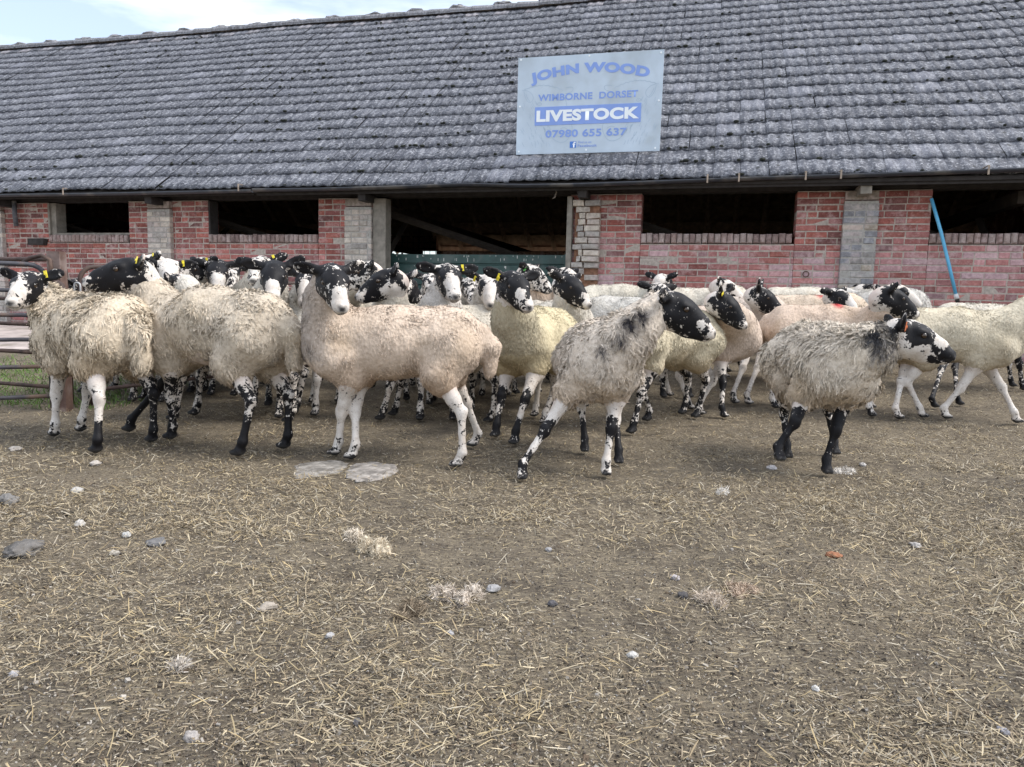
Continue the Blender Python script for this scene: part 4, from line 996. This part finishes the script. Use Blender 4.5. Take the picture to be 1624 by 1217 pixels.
# ------------------------------------------------------------------ sign on the roof
# roof surface under the bottom edge of the sign
def roofpt(px, py):
    d = ray(px, py); P0 = b2w(0, -OV, ZE+.02); n = np.array([-sin(PR)*WS, -sin(PR)*WC, cos(PR)]); t = ((P0-np.array([0, 0, CAM_H]))@n)/(d@n); return w2b(np.array([0, 0, CAM_H])+d*t)
vS = roofpt(933, 245)[1]-.03
c4 = [wallpt(x, y, vS) for x, y in ((822, 92), (1052, 79), (1047, 239), (818, 246))]
sx0 = (c4[0][0]+c4[3][0])/2; sx1 = (c4[1][0]+c4[2][0])/2; sz1 = (c4[0][2]+c4[1][2])/2; sz0 = (c4[2][2]+c4[3][2])/2
SWd, SHt = sx1-sx0, sz1-sz0
print('sign', SWd, SHt, [np.round(c, 2) for c in c4], vS)
sroll = math.atan2((c4[1][2]-c4[0][2]+c4[2][2]-c4[3][2])/2, SWd)
sign = empty('sign', tuple(b2w((sx0+sx1)/2, vS, sz0)), (0, -sroll, -WA)); tag(sign, 'flare-paled blue livestock dealer sign board standing on the tiled roof', 'sign')
SB = simple_mat('flare_paled_board', (.52, .61, .70), .5, .4, .10, 3, .08, dirt=(.40, .46, .50))  # pale board and blue print, lightened in colour for the lens flare over them
TXT = simple_mat('flare_paled_blue_print', (.24, .36, .74), .5, .4, .06, 6, .02); WHT = simple_mat('white_print', (.86, .90, .92), .5, .4, .04, 6, .02)
LIN = simple_mat('grey_line_art', (.40, .51, .62), .6, .3, .05, 6, .02)
m = MB(); m.box((-SWd/2, 0, 0), (SWd/2, .02, SHt)); m.build('board', SB, sign)
SX = lambda f: -SWd/2+f*SWd
SZ = lambda f: SHt*(1-f)
def text(body, fx0, fx1, fy0, fy1, mat, y, bold=.02, arch=None):
    parts = []
    cu = bpy.data.curves.new('lettering', 'FONT'); cu.body = body; cu.size = 1; cu.offset = bold; cu.extrude = .0; cu.resolution_u = 6; cu.space_character = 1.06
    to = bpy.data.objects.new('lettering', cu); COL.objects.link(to); dg = bpy.context.evaluated_depsgraph_get(); me = bpy.data.meshes.new_from_object(to.evaluated_get(dg)); 
    bpy.data.objects.remove(to); bpy.data.curves.remove(cu)
    n = len(me.vertices); co = np.empty(n*3, np.float32); me.vertices.foreach_get('co', co); co = co.reshape(-1, 3); mn, mxx = co.min(0), co.max(0)
    x = (co[:, 0]-mn[0])/(mxx[0]-mn[0]); z = (co[:, 1]-mn[1])/(mxx[1]-mn[1])
    X = SX(fx0+(fx1-fx0)*x); Z = SZ(fy1-(fy1-fy0)*z)
    if arch:
        mid = (SX(fx0)+SX(fx1))/2; half = (SX(fx1)-SX(fx0))/2; t_ = (X-mid)/half; drop = arch*SHt*t_**2; zc = Z-SZ(fy1); tilt = -2*arch*SHt*t_/half*.8
        X = X - zc*tilt; Z = Z-drop
    co = np.stack([X, np.full(n, y), Z], 1).astype(np.float32); me.vertices.foreach_set('co', co.ravel()); me.update(); return link('lettering', me, mat, sign)
m = MB(); m.box((SX(.13), -.004, SZ(.705)), (SX(.865), -.0005, SZ(.515))); m.build('panel', TXT, sign)
text('JOHN WOOD', .10, .90, .085, .215, TXT, -.003, .055, arch=.085)
text('WIMBORNE  DORSET', .15, .84, .385, .455, TXT, -.003, .03)
text('LIVESTOCK', .142, .853, .55, .67, WHT, -.007, .05)
text('07980 655 637', .21, .775, .755, .835, TXT, -.003, .03)
m = MB(); m.box((SX(.385), -.003, SZ(.945)), (SX(.43), -.0005, SZ(.88))); m.build('logo_square', simple_mat('logo_blue', (.08, .22, .62), .5, .4, .03), sign)
text('f', .405, .426, .885, .945, WHT, -.005, .03)
text('Find us on', .445, .535, .878, .902, TXT, -.003, .01); text('Facebook', .44, .575, .912, .94, TXT, -.003, .02)
m = MB()
for fx, fy in ((.02, .02), (.5, .02), (.98, .03), (.02, .5), (.98, .5), (.02, .97), (.5, .97), (.97, .97)):
    m.tube([(SX(fx), -.006, SZ(fy)), (SX(fx), -.0005, SZ(fy))], .012, 8)
m.build('screws', WHT, sign)
def cz(x, y):  # coordinates measured on the board picture -> fractions
    fx = (x-65)/1470.; return fx, (y-(140-.061*(x-80)))/1000.
def stroke(mb, pts, w=.004, mirror=False):
    P_ = np.array([cz(*p) for p in pts]); n = len(P_)
    if mirror: P_[:, 0] = 1.005-P_[:, 0]
    tt = np.linspace(0, n-1, (n-1)*5+1); X = np.interp(tt, range(n), P_[:, 0]); Y = np.interp(tt, range(n), P_[:, 1])
    X = np.convolve(np.pad(X, 2, 'edge'), np.ones(5)/5, 'valid'); Y = np.convolve(np.pad(Y, 2, 'edge'), np.ones(5)/5, 'valid')
    P3 = np.stack([SX(X), np.full(len(X), -.0018), SZ(Y)], 1); t = norm(np.gradient(P3, axis=0)); sd = np.stack([-t[:, 2], 0*X, t[:, 0]], 1)*w
    V = np.stack([P3-sd, P3+sd], 1).reshape(-1, 3); mb.add(V, [(2*i, 2*i+2, 2*i+3, 2*i+1) for i in range(len(X)-1)])
for mir in (False, True):
    m = MB()
    wv = [(110+i*23, 470-60*sin(pi*i/20)+12*(i % 2)) for i in range(20)]
    stroke(m, wv, .003, mir)
    for L_ in ([(560, 440), (650, 425), (640, 480), (560, 500)], [(130, 470), (150, 560), (205, 610), (245, 540), (190, 480), (130, 470)], [(150, 500), (175, 560), (205, 590)], [(275, 610), (300, 590), (330, 610), (300, 630), (275, 610)], [(300, 606), (306, 612)],
              [(560, 500), (585, 620), (640, 800), (655, 870), (600, 985), (520, 1005), (430, 950), (390, 850)], [(520, 860), (570, 840), (610, 870)], [(480, 930), (560, 945), (620, 910)], [(250, 640), (300, 780), (330, 850)]):
        stroke(m, L_, .003, mir)
    rr_ = np.random.default_rng(4)
    for i in range(60):
        x, y = rr_.uniform(100, 420), rr_.uniform(520, 1040)
        if x-100 < (y-400)*.9 and not (330 < x and y < 800): stroke(m, [(x, y), (x+rr_.uniform(5, 14), y+22), (x+rr_.uniform(8, 28), y+48)], .0022, mir)
    m.build('sheep_drawing', LIN, sign)
# stays holding the board off the tiles
for fx in (.15, .85):
    m = MB(); zt_ = SHt*.72; yr = (sz0+zt_-(ZE))/tan(PR)-OV-vS
    m.tube([(SX(fx), .021, zt_), (SX(fx), max(.1, yr-.05), zt_-.01)], .015, 8); m.tube([(SX(fx), .03, .02), (SX(fx), .03, SHt*.95)], .012, 8); m.build('stay', WOODG, sign)

# ------------------------------------------------------------------ concrete apron and grass at left
def sheet(name, u0, u1, v0, v1, dz, step, mat, kind='structure'):
    us, vv_ = np.arange(u0, u1+step, step), np.arange(v0, v1+step*.5, step); A, Bv = np.meshgrid(us, vv_, indexing='ij'); X = A*WC+Bv*WS; Y = WD-A*WS+Bv*WC
    Z = gheight(X.ravel(), Y.ravel())+dz; n0, n1 = A.shape; I = np.arange(n0*n1).reshape(n0, n1); Qq = np.stack([I[:-1, :-1].ravel(), I[1:, :-1].ravel(), I[1:, 1:].ravel(), I[:-1, 1:].ravel()], 1)
    o = link(name, mesh_quads(name, np.stack([X.ravel(), Y.ravel(), Z], 1), Qq), mat); tag(o, kind=kind); return o
sheet('concrete_apron', -12, -3.2, -2.6, -.05, .012, .12, simple_mat('pinkish_concrete', (.42, .36, .33), .9, .15, .3, 6, .5, dirt=(.2, .17, .14)))
rg = np.random.default_rng(5); n = 16000; gxx = rg.uniform(-7.5, -2.75, n); gyy = rg.uniform(4.9, 8.6, n)
mk = fbm(np.stack([gxx*1.2, gyy*2.0, 0*gxx], 1), 9, 3)+rg.normal(0, .05, n); vv2 = gxx*WS+(gyy-WD)*WC; keep = (mk > .44) & (vv2 < -2.7+rg.normal(0, .06, n)); gxx, gyy = gxx[keep], gyy[keep]; n = len(gxx)
P_ = np.stack([gxx, gyy, gheight(gxx, gyy)-.003], 1); D_ = norm(np.stack([rg.normal(0, .45, n), rg.normal(0, .45, n), np.ones(n)], 1)); S_ = norm(np.cross(D_, rg.normal(0, 1, (n, 3))))*rg.uniform(.0015, .004, (n, 1)); L_ = rg.uniform(.03, .09, n)
Vv, Qq = ribbons(P_, D_, S_, L_, None, 3, lambda t: np.array([1, .9, .7, .1]), np.stack([rg.normal(0, .02, n), rg.normal(0, .02, n), -.01+0*n*gxx], 1))
gmt = NM('grass_blade', .6, .3); gmt.color(gmt.attr('tint')); me = mesh_quads('grass', Vv, Qq, False); attr_col(me, 'tint', np.repeat(np.array([.10, .19, .045])*rg.uniform(.5, 1.4, (n, 1))+np.array([.05, .03, .01])*rg.random((n, 1)), 8, 0))
tag(link('grass', me, gmt.m), 'short green grass behind the tubular gate', 'grass', kind='stuff')

# ------------------------------------------------------------------ tubular hurdles at left
RUST = simple_mat('rusted_steel_tube', (.065, .042, .036), .7, .4, .4, 14, .4, dirt=(.12, .075, .055)); DARKM = simple_mat('dark_steel_tube', (.045, .045, .055), .5, .5, .3, 14, .2, dirt=(.12, .08, .06))
def hurdle(label, a_, b_, rails, top, mat, ra=.014, corner=True, cat='gate'):
    a_ = np.array(a_, float); b_ = np.array(b_, float); L_ = np.linalg.norm(b_-a_); rz = math.atan2(b_[1]-a_[1], b_[0]-a_[0]); g0 = float(gbase(*a_)); g1_ = float(gbase(*b_))
    e = empty('hurdle', (a_[0], a_[1], g0), (0, -math.atan2(g1_-g0, L_), rz)); tag(e, label, cat, 'tubular steel hurdles at the left edge')
    r_ = .10; m = MB(); th = np.linspace(0, pi/2, 6)
    m.tube([(0, 0, .02)]+[(r_-r_*cos(t), 0, top-r_+r_*sin(t)) for t in th]+[(L_-r_+r_*sin(t), 0, top-r_+r_*cos(t)) for t in th]+[(L_, 0, .02)], ra*1.15, 10); m.build('frame', mat, e, smooth=True)
    for z in rails: m = MB(); m.tube([(.012, 0, z), (L_-.012, 0, z+.0)], ra, 10); m.build('rail', mat, e, smooth=True)
    for x in (L_*.5,): m = MB(); m.box((x-.015, -.026, .06), (x+.015, -.0175, top-.01)); m.build('upright', mat, e)
    return e
pst = at(97, 560, 4.85)[:2]
hurdle('dark tubular gate at the left edge nearest the long-woolled sheep', (-4.6, 3.85), (pst[0]-.06, pst[1]-.02), (.10, .30, .48, .64, .80), .97, DARKM)
hurdle('rust-brown tubular hurdle standing just behind the dark gate', (-5.6, 5.9), (pst[0]-.08, pst[1]+.22), (.12, .36, .56, .74), 1.02, RUST)
hurdle('rusty hurdle running behind the sheep to the right of the square post', (pst[0]+.10, pst[1]+.15), (-1.35, 6.9), (.12, .32, .52, .70, .84), .97, RUST)
sp_ = empty('gate_post', (pst[0], pst[1], float(gbase(*pst))-.02)); tag(sp_, 'rusty square steel post with curved gate handles at the left', 'post')
m = MB(); m.box((-.04, -.04, 0), (.04, .04, 1.08), jit=.0015); m.build('post', simple_mat('flaking_rust', (.11, .068, .055), .85, .3, .35, 10, .5, dirt=(.28, .22, .20)), sp_)
m = MB(); m.tube([(-.2, -.06, .99), (-.14, -.06, 1.03), (-.06, -.06, 1.05), (.0, -.07, 1.02), (.005, -.07, .95), (-.03, -.07, .93)], .014, 8); m.build('latch_handle', RUST, sp_, smooth=True)
m = MB(); m.tube([(-.08, -.06, .90), (.0, -.065, .90), (.06, -.06, .86), (.085, -.06, .78), (.085, -.06, .7)], .02, 8); m.build('curved_bracket', RUST, sp_, smooth=True)
m = MB(); th = np.linspace(0, pi, 7); m.tube([(.12, -.02, .7)]+[(.14-.02*cos(t), -.02, .86+.02*sin(t)) for t in th]+[(.16, -.02, .7)], .006, 6); m.build('chain_loop', simple_mat('galvanised', (.4, .4, .4), .5, .5), sp_, smooth=True)

# ------------------------------------------------------------------ stones, slabs, wool on the ground
def blob(name, px, py, w, hgt, col, label, cat='stone', group=None, depth=None, seed=0, sink=.3, rough=.8, pts=None, flat=False, var=.25):
    P = gpt(px, py); P[2] = float(gheight(P[:1], P[1:2])[0]); s_ = w*P[1]/FPX/2; h_ = hgt*P[1]/FPX/2; dp = depth*s_ if depth else s_*.8
    me = sphere_me(name, 1, 40, 22); n = len(me.vertices); co = np.empty(n*3, np.float32); me.vertices.foreach_get('co', co); co = co.reshape(-1, 3)
    nn_ = fbm(co*1.6+seed*7.1, seed, 3)-.5; co = co*(1+nn_*(.7 if flat else .9))[:, None]
    nn_ = fbm(co*4+seed*3.1, seed+1, 3)-.5; co = co*(1+nn_*(.25 if flat else .35))[:, None]
    if flat: co[:, 2] = np.sign(co[:, 2])*np.abs(co[:, 2])**.5*.9
    co += norm(co)*((fbm(co*5+seed, seed+3, 2)-.5)*(.05 if flat else .12))[:, None]
    co *= np.array([s_, dp, h_]); me.vertices.foreach_set('co', co.astype(np.float32).ravel()); me.update()
    o = link(name, me, stone_mat(col, var), None, (P[0], P[1], P[2]+h_*(1-2*sink)), (0, 0, seed*1.3 if not flat else 0)); tag(o, label, cat, group); return o
_sm = {}
def stone_mat(c, var):
    if c not in _sm: _sm[c] = simple_mat('stone_surface', c, .9, .2, var, 30, .8, dirt=tuple(x*.45 for x in c))
    return _sm[c]
blob('paving_slab', 588, 748, 84, 9, (.31, .285, .26), 'worn pale slab set in the ground before the broadside sheep, right of two', 'slab', depth=1.5, seed=2, sink=.44, flat=True, var=.45)
blob('paving_slab', 507, 742, 88, 8, (.28, .26, .235), 'broken mottled slab half buried under straw, left of two', 'slab', depth=1.4, seed=5, sink=.46, flat=True, var=.45)
stones = [(152, 735, 20, 10, (0.496, 0.452, 0.407), 'small pinkish-white stone by the hind hoof of the long-woolled sheep'),
 (122, 776, 17, 11, (0.464, 0.445, 0.414), 'white stone on the straw below the left sheep'), (127, 830, 17, 13, (0.480, 0.452, 0.414), 'roundish white stone in the left foreground'),
 (200, 848, 15, 11, (0.528, 0.515, 0.488), 'bright white pebble right of the roundish stone'), (182, 879, 14, 11, (0.440, 0.406, 0.355), 'dull cream pebble in the left foreground'),
 (110, 814, 20, 9, (0.032, 0.027, 0.022), 'black lump of dung in the left foreground'), (246, 861, 34, 14, (0.160, 0.156, 0.155), 'flat grey stone level with the wool scraps'),
 (40, 868, 60, 24, (0.15, 0.14, 0.13), 'large dark grey flat rock at the left edge'), (12, 790, 34, 20, (0.19, 0.18, 0.17), 'grey half-buried rock at the left edge, higher than the large one'),
 (781, 934, 24, 11, (0.336, 0.328, 0.326), 'grey-white flat stone right of the wool tuft'), (1070, 916, 16, 11, (0.440, 0.406, 0.400), 'pale pebble before the forward-stepping sheep'),
 (1322, 881, 26, 11, (0.288, 0.133, 0.074), 'terracotta red stone in the right foreground'), (1452, 861, 20, 10, (0.400, 0.374, 0.348), 'pale oval stone at the right beyond the terracotta one'),
 (1003, 1042, 18, 12, (0.544, 0.523, 0.488), 'bright white chipped pebble in the centre foreground'), (424, 968, 32, 12, (0.384, 0.335, 0.281), 'pinkish flat stone in the middle foreground'),
 (1293, 1094, 13, 9, (0.576, 0.562, 0.533), 'tiny bright white pebble in the right foreground'), (22, 1068, 16, 11, (0.400, 0.390, 0.400), 'grey-white pebble at lower left'), (565, 1145, 16, 14, (0.12, 0.115, 0.12), 'dark blue-grey pebble at bottom centre'),
 (876, 961, 16, 11, (0.11, 0.105, 0.11), 'dark slate pebble left of the pale wool scrap'), (1083, 946, 22, 11, (0.085, 0.08, 0.08), 'dark slate stone touching the pale wool scrap'), (1224, 742, 16, 8, (0.480, 0.452, 0.444), 'small whitish stone under the shaggy sheep'),
 (1368, 735, 12, 8, (0.480, 0.452, 0.429), 'small pale stone right of the shaggy sheep'), (24, 712, 22, 9, (0.400, 0.367, 0.333), 'pale stone beneath the gate at the far left'), (523, 1010, 14, 12, (0.400, 0.390, 0.385), 'grey pebble low in the centre left'), (1591, 1160, 20, 14, (0.360, 0.351, 0.370), 'grey stone near the bottom right corner'), (305, 1168, 28, 20, (0.400, 0.367, 0.340), 'pale rough stone near the bottom left'), (870, 874, 12, 8, (0.320, 0.312, 0.311), 'small grey stone in the middle distance'), (715, 1005, 12, 8, (0.416, 0.406, 0.414), 'small blue-grey pebble below the wool tuft')]
for i, (px, py, w, h, c, lab) in enumerate(stones):
    blob('dung' if 'dung' in lab else 'stone', px, py+h*.3, w, h, c, lab, 'dung' if 'dung' in lab else 'stone', None if 'dung' in lab else 'loose stones lying in the yard', seed=i+11, sink=.25)
WS_ = NM('wool_scrap', .95, .1); WS_.color(WS_.attr('tint'))
def woolscrap(px, py, w, h, col, label, seed, n=2500):
    r = np.random.default_rng(seed); P = gpt(px, py); P[2] = float(gheight(P[:1], P[1:2])[0]); sc = P[1]/FPX
    col = tuple(min(.88, c*1.35) for c in col); k = 5; cx = r.normal(0, .22, (k, 3))*np.array([w*sc, w*sc*.8, 0]); cx[:, 2] = 0; ci = r.integers(0, k, n)
    dirs = norm(r.normal(0, 1, (n, 3))*np.array([1, 1, .8])); dirs[:, 2] = np.abs(dirs[:, 2])
    rad = np.array([w*sc*.20, w*sc*.24, h*sc*.5]); p = cx[ci]+dirs*rad*(r.random((n, 1))**.5)
    D = norm(np.cross(dirs, norm(np.stack([vn(p*40+j, seed+j)-.5 for j in range(3)], 1)))*np.array([1, 1, .45])+r.normal(0, .3, (n, 3))*np.array([1, 1, .5])); S_ = norm(r.normal(0, 1, (n, 3)))*r.uniform(.0007, .0018, (n, 1)); n = len(p); L_ = r.uniform(.005, .015, n)
    V, Q = ribbons(p, D, S_, L_, None, 3, lambda t: np.array([.5, 1, .9, .3]), r.normal(0, .008, (n, 3)), crimp=r.normal(0, .004, (n, 3))); V[:, 2] = np.maximum(V[:, 2], .001)
    C = np.repeat(np.array(col)*r.uniform(.55, 1.15, (n, 1)), 8, 0); base_ = sphere_me('tmp', 1, 14, 8); co0 = np.empty(len(base_.vertices)*3); base_.vertices.foreach_get('co', co0); co0 = co0.reshape(-1, 3); q0 = np.array([list(q.vertices) for q in base_.polygons]); bpy.data.meshes.remove(base_)
    for j in range(k):
        cc = (co0*(1+.9*(fbm(co0*2+seed+j, seed, 3)-.5)[:, None]))*rad*.9+cx[j]; Q = np.vstack([Q, q0+len(V)]); V = np.vstack([V, cc]); C = np.vstack([C, np.tile(np.array(col)*.95, (len(cc), 1))])
    me = mesh_quads('wool_tuft', V, Q, False); attr_col(me, 'tint', C); o = link('wool_tuft', me, WS_.m, None, tuple(P)); tag(o, label, 'wool tuft', 'scraps of shed wool on the ground')
woolscrap(563, 856, 34, 34, (0.528, 0.468, 0.385), 'narrow upright scrap of shed wool left of the clumped one', 1, 1500)
woolscrap(606, 880, 60, 44, (0.496, 0.429, 0.326), 'clumped dirty cream wool scraps in the middle foreground', 2, 3500)
woolscrap(715, 950, 52, 42, (0.480, 0.421, 0.355), 'fluffy round tuft of pale wool, nearest to the camera in the centre', 3, 3500)
woolscrap(1125, 955, 66, 26, (0.480, 0.413, 0.340), 'long low wool scrap in front of the forward-stepping sheep', 4, 3500)
woolscrap(1176, 942, 50, 18, (0.416, 0.328, 0.252), 'brownish wool scrap right of the long low one', 5, 1800)
woolscrap(1145, 788, 26, 14, (0.544, 0.515, 0.474), 'small white wool wisp beyond the long low scrap', 6, 900)
woolscrap(284, 1068, 30, 20, (0.496, 0.452, 0.400), 'thin white wool wisp at lower left', 7, 900)
woolscrap(1340, 748, 40, 14, (0.480, 0.452, 0.414), 'flat pale wool wisp under the shaggy sheep chest', 8, 900)
woolscrap(650, 975, 62, 18, (.20, .16, .115), 'matted brown clump of old bedding left of the fluffy tuft', 9, 3000)
print('total', round(time.time()-T0, 1))
